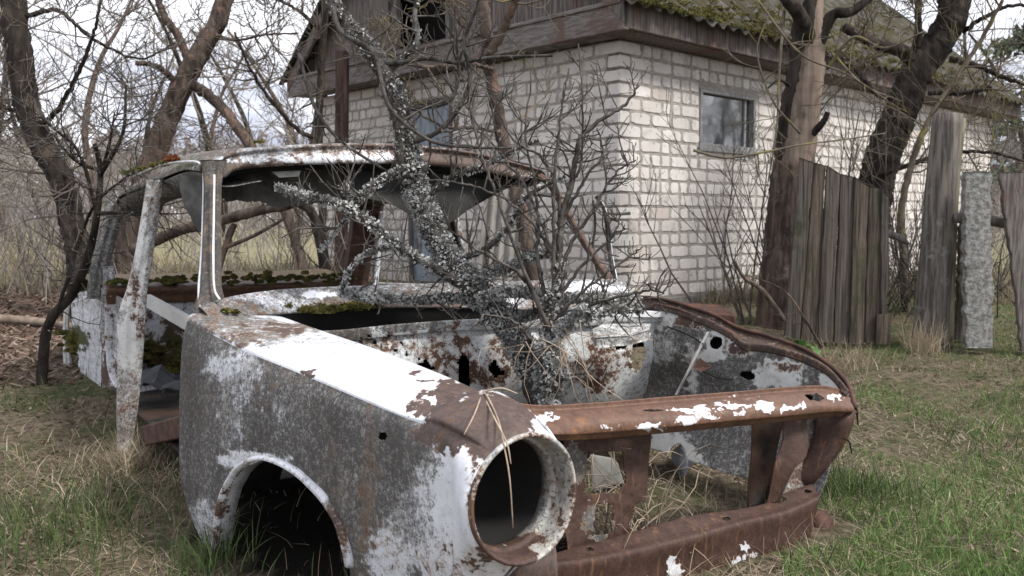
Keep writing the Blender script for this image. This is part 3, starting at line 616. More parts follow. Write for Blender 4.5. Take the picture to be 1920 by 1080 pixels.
wp = pillar('windshield_pillar', [(402,300,2.73),(400,340,2.70),(399,400,2.64),(398,480,2.54),(397,540,2.46),(398,584,2.40)], [46,34,33,36,40,66], .06, M['pill'], (.3,.95,0), lab='dark weathered windshield pillar, near side')
mb = MB(); mb.tube(crom(WL([(402,328,2.66),(401,400,2.60),(400,480,2.50),(402,540,2.43),(412,562,2.40)]),30), .0035, 6); mb.build('pillar_trim', M['strip'], wp)
mb = MB(); mb.tube(crom(WL([(240,335,3.7),(300,310,3.2),(355,303,2.86),(376,308,2.78),(382,325,2.74),(381,400,2.66),(378,480,2.56),(373,540,2.48),(375,572,2.42),(382,580,2.40)]),60), .0042, 6); mb.build('door_seal_strip', M['strip'], car)
pillar('door_pillar', [(292,335,3.18),(283,400,3.15),(270,480,3.12),(258,540,3.10),(247,600,3.08),(244,690,3.07),(238,780,3.06),(233,850,3.06)], [30,32,34,38,52,46,38,22], .05, M['inner'], (.36,.6,0), [(255,640,16,60,(.5,.1,0)),(250,560,20,40,(.46,.2,0)),(236,640,14,60,(.1,.1,0)),(232,840,12,16,(.05,0,0)),(268,440,10,100,(.3,.3,0))], 'stripped grey and rust door pillar hanging into the grass')
pillar('rear_pillar', [(226,355,3.95),(214,400,3.92),(198,460,3.9),(184,520,3.88),(178,560,3.86)], [44,38,36,34,30], .09, M['inner'], (.2,.72,0))
pillar('rear_pillar', [(205,500,3.82),(204,560,3.8),(206,610,3.8),(206,660,3.8),(206,728,3.8)], [22,24,28,28,28], .05, M['car'], (.3,.6,0), [(202,690,14,50,(.65,.1,0)),(216,640,10,60,(.1,.15,0))])
pillar('windshield_pillar', [(1005,325,3.38),(1035,345,3.34),(1062,390,3.27),(1100,455,3.16),(1150,528,3.03)], [24,12,9,9,14], .04, M['pill'], (.55,.8,0), lab='thin windshield pillar, far side')
mb = MB(); mb.tube(crom(WL([(1118,368,3.25),(1130,385,3.24),(1138,420,3.22),(1142,470,3.2),(1152,528,3.15)]),30), .008, 6); mb.tube(crom(WL([(1112,376,3.27),(1116,420,3.25),(1112,470,3.22),(1124,525,3.15)]),20), .005, 6); mb.build('vent_window_frame', M['darkmetal'], car)
mb = MB(); mb.tube(crom(WL([(1124,372,3.24),(1136,392,3.23),(1144,430,3.21),(1148,475,3.19),(1158,528,3.14)]),30), .002, 6); mb.build('vent_window_trim', M['strip'], car)
pillar('door_pillar', [(850,372,4.0),(858,420,3.98),(872,470,3.96),(886,525,3.94)], [9,10,11,12], .03, M['car'], (.35,.6,0))
pillar('door_edge', [(838,380,4.02),(845,420,4.0),(858,470,3.98),(872,525,3.96)], [12,14,14,14], .04, M['darkmetal'], (.5,.7,0))
pillar('rear_pillar', [(690,385,4.45),(684,430,4.43),(676,480,4.4),(668,535,4.38)], [50,46,44,44], .08, M['rust'], (.9,.7,0), lab='dark brown rear pillar, far side')
pillar('rear_pillar_edge', [(716,400,4.42),(712,450,4.4),(708,500,4.38),(704,535,4.36)], [7,8,9,9], .03, M['car'], (.3,.2,0))
# far side belt line
mb = MB(); bl = WL([(1158,530,3.05),(1000,535,3.5),(880,535,3.95),(700,530,4.5)]); panel(mb, [bl, bl+[0,0,-.05], bl+[.03,.02,-.45]], 60, 20, (.35,.4,0)); mb.build('far_side_sill', M['car'], car, solid=.01)
# ---- rear deck, seat bulkhead
d0 = WL([(198,538,3.72),(330,536,3.95),(480,532,4.2),(640,526,4.42),(705,522,4.5)]); d1 = d0 + BK*.38 + [0,0,.0]
mb = MB(); panel(mb, [d1-[0,0,.03], d1, d0, d0-[0,0,.045], d0-[0,-.01,.075]], 100, 24, (.72,.9,.45), [(400,550,300,10,(.72,.4,0))], rag=2)
mb.build('rear_deck', M['bar'], car, solid=.004)
mb = MB(); k0 = d0-[0,0,.07]+FD*-.03; k1 = k0.copy(); k1[:,2] -= .28; k2 = k1.copy(); k2[:,2] = .1; k2 += FD*.25
panel(mb, [k0, k1, k2], 160, 90, (.38,.3,0), [(320,620,34,30,(.6,.1,.0)),(290,625,24,22,(.45,0,0)),(300,590,60,8,(.45,.2,0)),(330,680,60,50,(.7,.9,.9)),(290,660,30,20,(.55,.2,.1))], [[(310,640),(336,642),(332,655),(312,655)],[(288,572),(299,572),(299,579),(288,579)]], rag=4)
mb.build('rear_bulkhead', M['car'], car, solid=.003)
mb = MB(); a, b = W(272,575,3.6), W(352,622,3.1); mb.box(a, b-a, [0,0,.05], [.02,.012,0]); mb.build('window_channel', M['inner'], car, smooth=False)
# rear quarter
mb = MB(); panel(mb, [[(130,552,4.25),(160,545,4.1),(192,538,3.9)],[(134,600,4.22),(160,600,4.08),(190,600,3.86)],[(134,680,4.2),(160,680,4.05),(190,680,3.84)],[(144,752,4.18),(165,745,4.02),(190,735,3.83)]], 60, 90, (.25,.40,.08),
   [(135,560,20,16,(.2,.4,.4)),(140,635,24,24,(.3,.8,.9)),(132,700,8,60,(.1,.4,.1))], [[(128,640),(140,640),(150,690),(152,750),(128,750)]], rag=4, wob=.03)
mb.build('rear_quarter', M['car'], car, solid=.003)
pillar('rear_quarter_strip', [(126,560,4.3),(124,620,4.3),(128,690,4.28),(140,752,4.26)], [12,12,16,8], .03, M['inner'], (.1,.3,0))
mb = MB(); panel(mb, [[(190,540,3.85),(230,560,3.7),(262,585,3.5)],[(190,640,3.85),(232,650,3.7),(262,660,3.5)],[(192,735,3.83),(226,728,3.7),(262,715,3.5)]], 40, 50, (.3,.55,0), [(225,700,30,30,(.5,.1,0))], rag=0); mb.build('inner_quarter', M['car'], car, solid=.003)
# sill
mb = MB(); a, b = W(262,822,3.0), W(352,800,2.5); mb.box(a-[0,0,.03], b-a, [.06,.06,0], [0,0,.07]); mb.build('sill', M['rust'], car, smooth=False, bevel=.006)
# far side rear quarter, boot floor closing the body
mb = MB(); e = d1 + BK*.5; panel(mb, [d1, e-[0,0,.02], e-[0,0,.4]], 40, 20, (.6,.9,.5)); mb.build('boot_lid', M['pill'], car, solid=.004)
fl = MB(); c4 = [W(372,760,2.45), W(1180,720,3.1), d0[-1]*[1,1,0]+[0,0,.1], d0[0]*[1,1,0]+[0,0,.1]]
for q in c4[:2]: q[2] = .1
panel(fl, [np.array([c4[0], c4[1]]), np.array([c4[3], c4[2]])], 40, 40, (.9,.8,.3), [], rag=0); fl.build('floor_pan', M['darkmetal'], car, solid=.004)
# ================================================================== brick shed
HC = W(1160,300,6.45); HC = np.array([HC[0], HC[1], 0]); RD = np.array([.734,.679,0]); RD /= np.linalg.norm(RD); LDH = np.array([-RD[1], RD[0], 0])
RLEN, LLEN = 7.4, 4.15; ZB, ZT = .21, 2.11
house = thing('brick_shed', 'low white brick shed with a boarded gable and a mossy corrugated roof', 'shed', HC)
def wall(name, D, N, length, rects, seed):
    """mortar sheet with a door/window gap plus one slightly proud, chipped brick after another"""
    rs = np.random.default_rng(seed); m = MB()
    xs = sorted({0, length, *[r[0] for r in rects], *[r[1] for r in rects]}); zs = sorted({ZB, ZT, *[r[2] for r in rects], *[r[3] for r in rects]})
    for i in range(len(xs)-1):
        for j in range(len(zs)-1):
            cx, cz = (xs[i]+xs[i+1])/2, (zs[j]+zs[j+1])/2
            if any(r[0] < cx < r[1] and r[2] < cz < r[3] for r in rects): continue
            m.box(HC+D*xs[i]+[0,0,zs[j]]-N*.12, D*(xs[i+1]-xs[i]), N*.12, [0,0,zs[j+1]-zs[j]])
    w = m.build(name, M['mortar'], house, smooth=False)
    m = MB()
    for c in range(19):
        z0 = ZB+c*.1; x = 0.0 if c % 2 else 0.0; k = 0; hdr = 0
        while x < length-.03:
            if k == 0: wd = .12 if c % 2 else .25
            elif hdr > 0: wd = .12; hdr -= 1
            else:
                u = rs.random()
                if u < .72: wd = .25
                else: wd = .12; hdr = int(rs.integers(0, 4)) + (5 if c in (8, 16) else 0)
            wd = min(wd, length-x); k += 1
            g = .0055+rs.random()*.0035
            a, b = x+(g if k > 1 else .0), x+wd-g; zz0, zz1 = z0+g, z0+.1-g
            # clip the brick against openings
            for r in rects:
                if b > r[0] and a < r[1] and zz1 > r[2]+.01 and zz0 < r[3]-.01:
                    if a < r[0]-.03: b = r[0]
                    elif b > r[1]+.03: a = r[1]
                    else: a = b
            x += wd
            if b-a < .02: continue
            h = (zz1-zz0)/2; cw = (b-a)/2; cx, cz = (a+b)/2, (zz0+zz1)/2
            ns = 20; t = np.linspace(0, 2*math.pi, ns, endpoint=False)+.15
            pw = .26+rs.random()*.12
            ex = np.sign(np.cos(t))*np.abs(np.cos(t))**pw; ez = np.sign(np.sin(t))*np.abs(np.sin(t))**pw
            jt = 1-np.abs(rs.normal(0, .062, ns))*(1 if k > 1 else .3); bite = rs.integers(0, ns)
            if rs.random() < .4: jt[bite] *= .86; jt[(bite+1) % ns] *= .93
            px_, pz_ = cx+ex*(cw-(1-jt)*.1), cz+ez*h*jt
            if k == 1: px_ = np.where(np.cos(t) < -.2, a, px_)
            off = .0035+rs.random()*.003
            O = np.array([HC+D*p_+[0,0,q_]-N*.001 for p_, q_ in zip(px_, pz_)])
            I = np.array([HC+D*(cx+(p_-cx)*(1-.004/cw))+[0,0,cz+(q_-cz)*.92]+N*(off+rs.normal(0,.0005)) for p_, q_ in zip(px_, pz_)])
            col = (rs.random(), 1. if rs.random() < .07 else rs.random()*.3, 0, 1)
            m.add(np.concatenate([O, I]), [(i, (i+1) % ns, ns+(i+1) % ns, ns+i) for i in range(ns)]+[tuple(range(ns, 2*ns))], col)
    b = m.build('brickwork', M['brick'], w, smooth=False); return w
NR = -LDH*1.0; NL = -RD*1.0            # outward normals of right and left walls
win = (.985, 1.80, 1.395, 1.865); door = (1.92, 2.576, .22, 1.90)
wall('wall', RD, NR, RLEN, [win], 5); wall('wall', LDH, NL, LLEN, [door], 9)
m = MB(); m.box(HC+RD*RLEN+[0,0,ZB], -RD*.12, LDH*LLEN, [0,0,ZT-ZB]); m.box(HC+LDH*LLEN+[0,0,ZB], RD*RLEN, -LDH*.12, [0,0,ZT-ZB]); m.build('wall', M['mortar'], house, smooth=False)
m = MB(); o = HC-RD*.035-LDH*.035+[0,0,-.25]; m.box(o, RD*(RLEN+.07), LDH*(LLEN+.07), [0,0,ZB+.248]); m.build('foundation', M['found'], house, smooth=False, bevel=.01)
# window
m = MB(); a, b, c, d = win; 
def fr(m, D, N, a, b, c, d, w, pr, dp):
    m.box(HC+D*a+[0,0,c]+N*pr, D*(b-a), -N*dp, [0,0,w]); m.box(HC+D*a+[0,0,d-w]+N*pr, D*(b-a), -N*dp, [0,0,w])
    m.box(HC+D*a+[0,0,c+w]+N*pr, D*w, -N*dp, [0,0,d-c-2*w]); m.box(HC+D*(b-w)+[0,0,c+w]+N*pr, D*w, -N*dp, [0,0,d-c-2*w])
fr(m, RD, NR, a, b, c, d, .035, .012, .10); m.box(HC+RD*(b-.13)+[0,0,c+.035]-NR*.02, RD*.03, -NR*.03, [0,0,d-c-.07]); wf_ = m.build('window', M['winframe'], house, smooth=False, bevel=.004)
m = MB(); m.box(HC+RD*(a+.02)+[0,0,c+.02]-NR*.035, RD*(b-a-.04), -NR*.006, [0,0,d-c-.04]); m.build('pane', M['glass'], wf_, smooth=False)
m = MB(); m.box(HC+RD*(a-.02)+[0,0,c-.032]+NR*.03, RD*(b-a+.04), -NR*.08, [0,0,.031]); m.build('sill', M['winframe'], wf_, smooth=False, bevel=.004)
m = MB(); m.box(HC+RD*.3+LDH*.3+[0,0,.3], RD*(RLEN-.6), LDH*(LLEN-.6), [0,0,1.7]); m.build('room_shade', M['dark'], house, smooth=False)  # solid near-black box stands in for the unlit room
# door of boards
m = MB(); a, b, c, d = door
for i in range(5):
    w_ = (b-a)/5; m.box(HC+LDH*(a+i*w_+.003)+[0,0,c]-NL*(.03+.004*(i%2)), LDH*(w_-.006), -NL*.03, [0,0,d-c])
dd = m.build('door', M['bluewood'], house, smooth=False, bevel=.003)
m = MB(); m.box(HC+LDH*a+[0,0,1.0]-NL*.012, LDH*(b-a), -NL*.016, [0,0,.09]); m.build('cross_board', M['bluewood'], dd, smooth=False)
m = MB(); fr(m, LDH, NL, a-.0, b+.0, c-.01, d, .03, .015, .03); m.build('door_frame', M['wood'], dd, smooth=False)
m = MB(); kk = HC+LDH*(a+.08)+[0,0,1.1]+NL*.0; m.tube([kk, kk+NL*.05, kk+NL*.05+[0,0,.1], kk+[0,0,.1]], .006, 6); m.build('handle', M['rust'], dd)
# eave fascia, soffit; gable beam
OV = .25; EZ0, EZ1 = 2.11, 2.32; CO = HC-RD*OV-LDH*OV
m = MB(); m.box(CO+[0,0,EZ0+.012], RD*(RLEN+2*OV), LDH*.035, [0,0,EZ1-EZ0-.012])
m.box(CO+RD*.0+LDH*.037+[0,0,EZ0+.004], RD*(RLEN+2*OV), LDH*(OV-.01), [0,0,.022])
for i in range(12): m.box(CO+RD*(.3+i*.65)+LDH*.04+[0,0,EZ0+.03], RD*.05, LDH*.5, [0,0,.09])
m.build('eave_board', M['redboard'], house, smooth=False, bevel=.004)
m = MB(); m.box(CO-RD*.002+LDH*.0+[0,0,EZ0], RD*.06, LDH*(LLEN+2*OV), [0,0,EZ1-EZ0-.02]); m.box(CO+RD*.062+LDH*.04+[0,0,EZ0+.008], RD*(OV-.05), LDH*(LLEN+2*OV-.08), [0,0,.02])
m.box(CO-RD*.02+LDH*.02+[0,0,EZ1-.035], RD*.09, LDH*(LLEN+2*OV-.1), [0,0,.03])
m.build('gable_beam', M['beamwood'], house, smooth=False, bevel=.006)
# gable boards with the attic opening
HW = (LLEN+2*OV)/2; PIT = math.tan(R(40)); att = (1.82, 2.58, 2.32, 3.25)
m = MB(); x = 0; rs = np.random.default_rng(4)
while x < LLEN+.1:
    w_ = .12+rs.random()*.05; hgt = EZ1+PIT*(HW-abs(x+w_/2+OV-HW))-.02; z0 = EZ1-.06
    if hgt > z0+.05:
        so_ = .004*rs.random()
        if att[0] < x+w_/2 < att[1]:
            if hgt > att[3]+.03: m.box(HC+LDH*x+NL*(.10+so_)+[0,0,att[3]], LDH*(w_-.006), -NL*.02, [0,0,hgt-att[3]])
        else: m.box(HC+LDH*x+NL*(.10+so_)+[0,0,z0], LDH*(w_-.006), -NL*.02, [0,0,hgt-z0])
    x += w_
m.build('gable_boards', M['redboard'], house, smooth=False)
m = MB(); m.box(HC+LDH*(2.7)+NL*.135+[0,0,2.32], LDH*.85, -NL*.02, [0,0,1.05]); m.build('attic_hatch', M['wood'], house, smooth=False)
m = MB(); fr(m, LDH, NL, att[0]-.03, att[1]+.03, att[2], att[3]+.03, .05, .14, .05); m.build('attic_frame', M['wood'], house, smooth=False, bevel=.004)
m = MB(); m.add([HC+LDH*.1+RD*.25+[0,0,2.2], HC+LDH*(LLEN-.1)+RD*.25+[0,0,2.2], HC+LDH*LLEN/2+RD*.25+[0,0,3.9], HC+LDH*.1+RD*.27+[0,0,2.2], HC+LDH*(LLEN-.1)+RD*.27+[0,0,2.2], HC+LDH*LLEN/2+RD*.27+[0,0,3.9]], [(0,1,2),(5,4,3)]); m.build('attic_shade', M['dark'], house, smooth=False)  # near-black sheet painted as the darkness behind the attic opening
# roof
def roofside(s):
    m = MB(); nl = 720; ns = 34; rl = RLEN+2*OV+.12
    u = np.linspace(-.06, rl-.06, nl); v = np.linspace(-.10, HW+.01, ns)
    V = []
    for j, vv in enumerate(v):
        zz = EZ1+.02+PIT*vv; step = .006*((vv*2.2) % 1)
        h = (.014+.008*fbm(u*.8, np.full_like(u, vv), 77))*np.sin(u*2*math.pi/.15)+step+.006*(fbm(u*3, np.full_like(u, vv*3), 7)-.5)
        edge = vv + (.10*(fbm(u*2.3, u*0, 15)-.5) if j == 0 else 0*u)
        lat = edge if s > 0 else 2*HW-edge
        V.append(CO[None]+RD[None]*u[:, None]+LDH[None]*lat[:, None]+np.stack([0*u, 0*u, EZ1+.02+PIT*edge+h], 1))
    V = np.concatenate(V); I = np.arange(nl*ns).reshape(ns, nl)
    F = np.stack([I[:-1,:-1], I[:-1,1:], I[1:,1:], I[1:,:-1]], -1).reshape(-1,4).tolist(); m.add(V, F); return m
r_ = roofside(1).build('roof', M['slate'], house, solid=.008); roofside(-1).build('roof', M['slate'], house, solid=.008)
m = MB(); rr = CO+LDH*HW+[0,0,EZ1+.06+PIT*HW]; m.tube([rr-RD*.06, rr+RD*(RLEN+2*OV+.06)], [.07,.07], 10); m.build('ridge_cap', M['slate'], r_)
for s in (0, 1):
    for k in (0, 1):
        m = MB()
        o_ = CO+RD*(k*(RLEN+2*OV-.03))+(LDH*0 if s == 0 else LDH*2*HW)+[0,0,EZ1-.03]; dr = (LDH if s == 0 else -LDH)*HW+np.array([0,0,PIT*HW]); m.box(o_-RD*.01, RD*.035, dr, [0,0,-.13])
        m.build('rake_board', M['wood'], house, smooth=False)
# moss cushions along the eave sheets are part of roof
def fuzz(mb, centres, radii, n, size, flat=.5, rs=rng):
    """many little leaf faces spread over cushions"""
    centres = np.asarray(centres); radii = np.asarray(radii); k = rs.integers(0, len(centres), n)
    d = rs.normal(size=(n, 3)); d /= np.linalg.norm(d, axis=1)[:, None]; d[:, 2] = np.abs(d[:, 2])*flat
    p = centres[k]+d*radii[k][:, None]*(.75+.3*rs.random((n, 1)))
    tris(mb, p, d, size, rs)
def tris(mb, p, d, size, rs, col=None, quad=False):
    n = len(p); a = rs.normal(size=(n, 3)); a /= np.linalg.norm(a, axis=1)[:, None]
    b = np.cross(a, rs.normal(size=(n, 3))); b /= np.linalg.norm(b, axis=1)[:, None]
    s = size*(.4+1.3*rs.random((n, 1))**1.7)
    if quad:
        V = np.stack([p-a*s*.5, p+b*s*.6, p+a*s*.5+d*s*.35, p-b*s*.6+d*s*.2], 1).reshape(-1,3); F = np.arange(4*n).reshape(-1,4).tolist()
    else:
        V = np.stack([p-a*s*.5, p+a*s*.5, p+b*s+d*s*.5], 1).reshape(-1,3); F = np.arange(3*n).reshape(-1,3).tolist()
    mb.add(V, F, col)
m = MB(); cs = []; rd = []
for i in range(620):
    u = rng.random()**1.3*7; vv = rng.random()**2.4*1.0-.09
    cs.append(CO+RD*u+LDH*vv+[0,0,EZ1+.035+PIT*vv]); rd.append(.02+rng.random()*.035)
fuzz(m, cs, rd, 90000, .010, .5); m.build('roof_moss', M['moss'], r_)
# ================================================================== trees
def unit(a): a = np.asarray(a, float); return a/(np.linalg.norm(a)+1e-9)
def limb(mb, pts, r0, r1, sides=10, n=None, noise=.12, wob=.0, rp=1.0, col=None):
    pts = np.asarray(pts, float); n = n or max(6, len(pts)*6); c = crom(pts, n)
    if wob: c[1:-1] += rng.normal(0, wob, (n-2, 3))
    mb.tube(c, r0+(r1-r0)*np.linspace(0, 1, n)**rp, sides, noise=noise, col=col)
    if P(c[-1])[1] < 0 and r1 > .0045:            # the limb goes on above the picture
        d = unit(c[-1]-c[-3]); e = [c[-2]]; L = min(2.4, .5+r1*26)
        for i in range(7): d = unit(d+rng.normal(0, .16, 3)+[0, 0, .12]); e.append(e[-1]+d*L/7)
        e = np.array(e); mb.tube(e, np.linspace(r1, .006, 8)*[1.02]+0, sides, noise=noise, col=col)
        for k in range(int(4+r1*90)): grow(mb, e[rng.integers(1, 8)], d+rng.normal(0, .7, 3), L*.45, max(.004, r1*.25), 1, rng, 4, .2, 4)
    return c
def grow(mb, p, d, L, r, lvl, rs, kids=5, up=.1, sides=4, curl=.28, spread=.9, kl=.55, minr=.0012):
    n = 6 if L > .25 else 4; pts = [np.array(p, float)]; d = unit(d)
    for i in range(n-1):
        d = unit(d+rs.normal(0, curl, 3)*.6+[0, 0, up*.35]); pts.append(pts[-1]+d*L/(n-1))
    pts = np.array(pts); mb.tube(pts, np.linspace(r, max(minr, r*.35), n), sides if lvl > 0 else 3, cap=False)
    if lvl <= 0: return
    k = max(2, int(kids*(.7+.6*rs.random())))
    for j in range(k):
        t = .18+.82*rs.random(); q = t*(n-1); i = min(int(q), n-2); s = pts[i]*(1-(q-i))+pts[i+1]*(q-i)
        tg = unit(pts[i+1]-pts[i]); o = unit(np.cross(tg, rs.normal(size=3))); dd = unit(tg*(1-.35*spread)+o*spread*(.6+.5*rs.random()))
        grow(mb, s, dd, L*kl*(.6+.7*rs.random())*(1-.35*t), max(minr, r*(.45+.2*rs.random())*(1-.4*t)), lvl-1, rs, kids, up, sides, curl, spread, kl, minr)
def sprout(mb, path, rs, n, L, r, lvl=1, kids=4, up=.3, t0=.1, t1=1., spread=.9, curl=.3, sides=4, minr=.001):
    for j in range(n):
        t = t0+(t1-t0)*rs.random(); q = t*(len(path)-1); i = min(int(q), len(path)-2); s = path[i]
        tg = unit(path[i+1]-path[i]); o = unit(np.cross(tg, rs.normal(size=3)))
        grow(mb, s, unit(tg*.3+o), L*(.5+.8*rs.random()), r*(.7+.5*rs.random()), lvl, rs, kids, up, sides, curl, spread, .55, minr)
def lichen_on(mb, path, rad, n, size, rs, clump=0.6):
    n = int(n*1.9) if size > .009 else n; size = size*.66 if size > .009 else size
    path = np.asarray(path); m = len(path); i = rs.integers(0, m-1, n); t = rs.random((n, 1)); p = path[i]*(1-t)+path[i+1]*t
    rad = np.broadcast_to(rad, (m,))[i][:, None]; d = rs.normal(size=(n, 3)); d /= np.linalg.norm(d, axis=1)[:, None]
    c = fbm(p[:, 0]*24+p[:, 2]*17+d[:, 2]*1.3, p[:, 2]*24+d[:, 0]*1.5, 31, 4)+.10*d[:, 0]; keep = c > 1-clump-.06
    p = p+d*rad*(1.0+.35*rs.random((n, 1))); p, d = p[keep], d[keep]
    tris(mb, p, d, size, rs, quad=True)
def place_tree(name, label, cat, base, parts, group=None):
    t = thing(name, label, cat, base, group)
    for nm, mb, mat in parts:
        mb.build(nm, mat, t)
    return t

# ---- the lichen tree growing through the engine bay
rs = np.random.default_rng(3)
tr, tw, li = MB(), MB(), MB()
T = WL([(1022,800,2.46),(1012,745,2.46),(985,665,2.48),(945,600,2.50),(892,540,2.50),(846,490,2.52),(812,430,2.55),(790,380,2.57),(772,330,2.60),(762,260,2.62),(746,200,2.62),(722,140,2.62),(692,92,2.65),(652,50,2.68),(622,0,2.7),(600,-90,2.72)])
T[0][2] = .02
grow(tr, T[-1], [-.1,.05,1], 1.3, .022, 2, rs, 5, .2, 6); c = crom(T, 110); rr = np.interp(np.linspace(0,1,110), [0,.2,.45,.7,1], [.046,.032,.033,.027,.019]); tr.tube(c, rr, 14, noise=.34); lichen_on(li, c[10:70], rr[10:70], 20000, .0068, rs, .55); lichen_on(li, c[60:104], rr[60:104], 6500, .006, rs, .42)
def br(pts, r0, r1, lich=0, nsp=8, L=.14, r=.0035, mb=None, lvl=1, size=.011, up=.3):
    q = limb(mb or tr, WL(pts), r0, r1, 8, noise=.25); 
    if nsp: sprout(tw, q, rs, nsp, L, r, lvl, 3, up)
    if lich: lichen_on(li, q, r0*.9, lich, size, rs, .7)
    return q
br([(752,325,2.58),(748,240,2.57),(750,158,2.56)], .014, .012, 250, 3, .06)
br([(798,315,2.55),(750,320,2.52),(700,348,2.48),(672,372,2.45),(645,350,2.43)], .013, .006, 500, 12)
br([(672,372,2.45),(655,400,2.46),(625,440,2.5),(600,470,2.5)], .006, .003, 200, 6)
br([(880,545,2.48),(820,505,2.44),(760,470,2.42),(712,432,2.40),(675,402,2.38),(640,385,2.36),(590,372,2.35),(524,352,2.34)], .014, .005, 700, 16, .12)
br([(600,372,2.35),(560,362,2.34),(520,352,2.33)], .006, .004, 600, 3, .05, size=.012)
br([(790,380,2.57),(850,330,2.55),(905,312,2.55),(960,285,2.55),(1010,262,2.55)], .010, .004, 200, 10)
br([(846,490,2.52),(905,470,2.50),(950,430,2.48),(985,372,2.46),(1060,330,2.45)], .010, .004, 300, 12)
br([(640,548,2.50),(700,556,2.5),(780,562,2.5),(870,560,2.5),(935,596,2.5)], .012, .014, 2000, 22, .09, size=.014)
br([(935,596,2.5),(1000,590,2.46),(1060,560,2.44),(1120,560,2.46),(1195,562,2.5)], .012, .006, 2000, 26, .10, size=.014)
br([(1030,640,2.42),(1090,598,2.42),(1150,580,2.44),(1200,578,2.46)], .012, .006, 1300, 14, .10, size=.013)
br([(880,520,2.5),(940,505,2.46),(1000,480,2.45),(1040,470,2.44)], .012, .006, 1300, 12, .12, size=.013)
br([(900,560,2.45),(960,545,2.42),(1030,560,2.40),(1075,600,2.40)], .014, .008, 1800, 10, .10, size=.013)
br([(640,545,2.50),(660,500,2.46),(700,470,2.45),(760,460,2.46)], .007, .003, 300, 10, .1)
br([(620,0,2.7),(640,60,2.6),(700,100,2.5),(730,200,2.4),(800,260,2.4),(860,275,2.4),(960,278,2.4)], .008, .003, 0, 14, .16)
br([(560,100,2.7),(590,200,2.65),(640,265,2.6),(740,330,2.58)], .006, .004, 0, 10, .14)
br([(700,110,2.62),(740,118,2.6),(800,110,2.58),(860,118,2.56),(920,108,2.55),(1036,104,2.5)], .008, .004, 0, 14, .14)
br([(722,140,2.62),(780,80,2.6),(778,20,2.6),(790,-40,2.6)], .009, .005, 60, 10, .2)
br([(762,205,2.62),(840,190,2.6),(860,130,2.6),(850,60,2.6)], .008, .004, 0, 10, .18, lvl=2)
br([(765,270,2.6),(830,240,2.56),(880,160,2.56),(872,80,2.55),(900,0,2.5)], .008, .005, 0, 12, .18, lvl=2)
lich_tree = place_tree('lichen_tree', 'crooked tree crusted with grey lichen growing up through the engine bay of the wreck', 'tree', T[0],
   [('trunk', tr, M['bark_lich']), ('twigs', tw, M['twig_dark']), ('lichen', li, M['lichen'])])

# ---- many-stemmed shrub beside it
rs = np.random.default_rng(8)
tr, tw, li = MB(), MB(), MB(); SB = W(1040,800,2.36); SB[2] = .02
def st(pts, r0, r1, nsp, L=.12, lvl=1, lich=0, up=.5, kids=4):
    pp = WL(pts); q = crom(pp, len(pts)*7); q[1:-1] += rs.normal(0, .0016, (len(q)-2, 3)); tr.tube(q, np.linspace(r0*.72, r1*.62, len(q)), 7, noise=.3); sprout(tw, q, rs, int(nsp*.75), L, .0026, lvl, kids, up, .25, minr=.0012)
    if lich: lichen_on(li, q[:len(q)//3], r0, lich, .011, rs, .7)
def base_(px): return (px,800,2.36)
st([(1040,800,2.36),(1030,700,2.36),(1028,600,2.36),(1046,500,2.36),(1052,415,2.37),(1070,350,2.37),(1080,295,2.38),(1092,255,2.38),(1135,220,2.38),(1175,195,2.38),(1198,160,2.38)], .019, .005, 26, .13, 1, 900)
st([(1034,640,2.36),(1038,480,2.34),(1040,330,2.33),(1052,210,2.33),(1067,128,2.33)], .009, .0035, 10, .10)
st([(1040,640,2.38),(1010,500,2.36),(1008,400,2.36),(1000,330,2.36),(985,250,2.36),(1003,96,2.38)], .009, .003, 12, .10)
st([(1030,620,2.34),(960,450,2.3),(930,360,2.28),(900,280,2.28),(880,190,2.28)], .008, .003, 12, .10)
st([(1046,520,2.36),(1075,450,2.36),(1115,390,2.36),(1150,330,2.36),(1192,300,2.36)], .009, .0035, 18, .09, 1)
st([(1046,560,2.36),(1090,500,2.34),(1150,440,2.33),(1165,400,2.33)], .008, .003, 14, .08)
st([(1040,600,2.36),(1100,540,2.32),(1170,490,2.3),(1205,462,2.3)], .007, .003, 14, .08)
st([(1052,415,2.37),(1040,340,2.36),(1010,290,2.35),(960,260,2.35),(920,180,2.35)], .007, .003, 10, .1)
st([(1070,350,2.37),(1090,300,2.36),(1092,180,2.36),(1084,82,2.36)], .006, .0025, 8, .07)
st([(1028,600,2.36),(980,520,2.32),(900,470,2.28),(840,430,2.27),(790,415,2.26)], .008, .003, 12, .1)
st([(1046,500,2.36),(1000,420,2.34),(940,370,2.33),(870,345,2.32),(800,335,2.3)], .007, .003, 12, .1)
st([(1046,500,2.36),(990,360,2.4),(940,290,2.45),(900,240,2.5),(860,175,2.5)], .006, .003, 10, .1)
st([(1040,620,2.34),(1090,580,2.28),(1150,560,2.25),(1215,545,2.22),(1245,550,2.2)], .008, .003, 22, .09, 1, 700)
st([(1040,650,2.34),(1000,640,2.3),(960,600,2.28),(900,590,2.26)], .008, .003, 8, .08, 1, 500)
st([(1052,415,2.37),(1100,330,2.34),(1130,290,2.34),(1120,240,2.34)], .007, .003, 12, .08)
st([(1030,700,2.34),(1090,700,2.3),(1120,690,2.3)], .012, .004, 4, .07, 1, 900)
lichen_on(li, crom(WL([(1030,790,2.34),(1026,720,2.34),(1030,650,2.34)]), 20), .03, 1300, .014, rs, .8)
place_tree('bare_shrub', 'leafless many stemmed shrub with dark upright shoots at the firewall of the wreck', 'shrub', SB, [('stems', tr, M['twig_dark']), ('twigs', tw, M['twig_dark']), ('lichen', li, M['lichen'])])

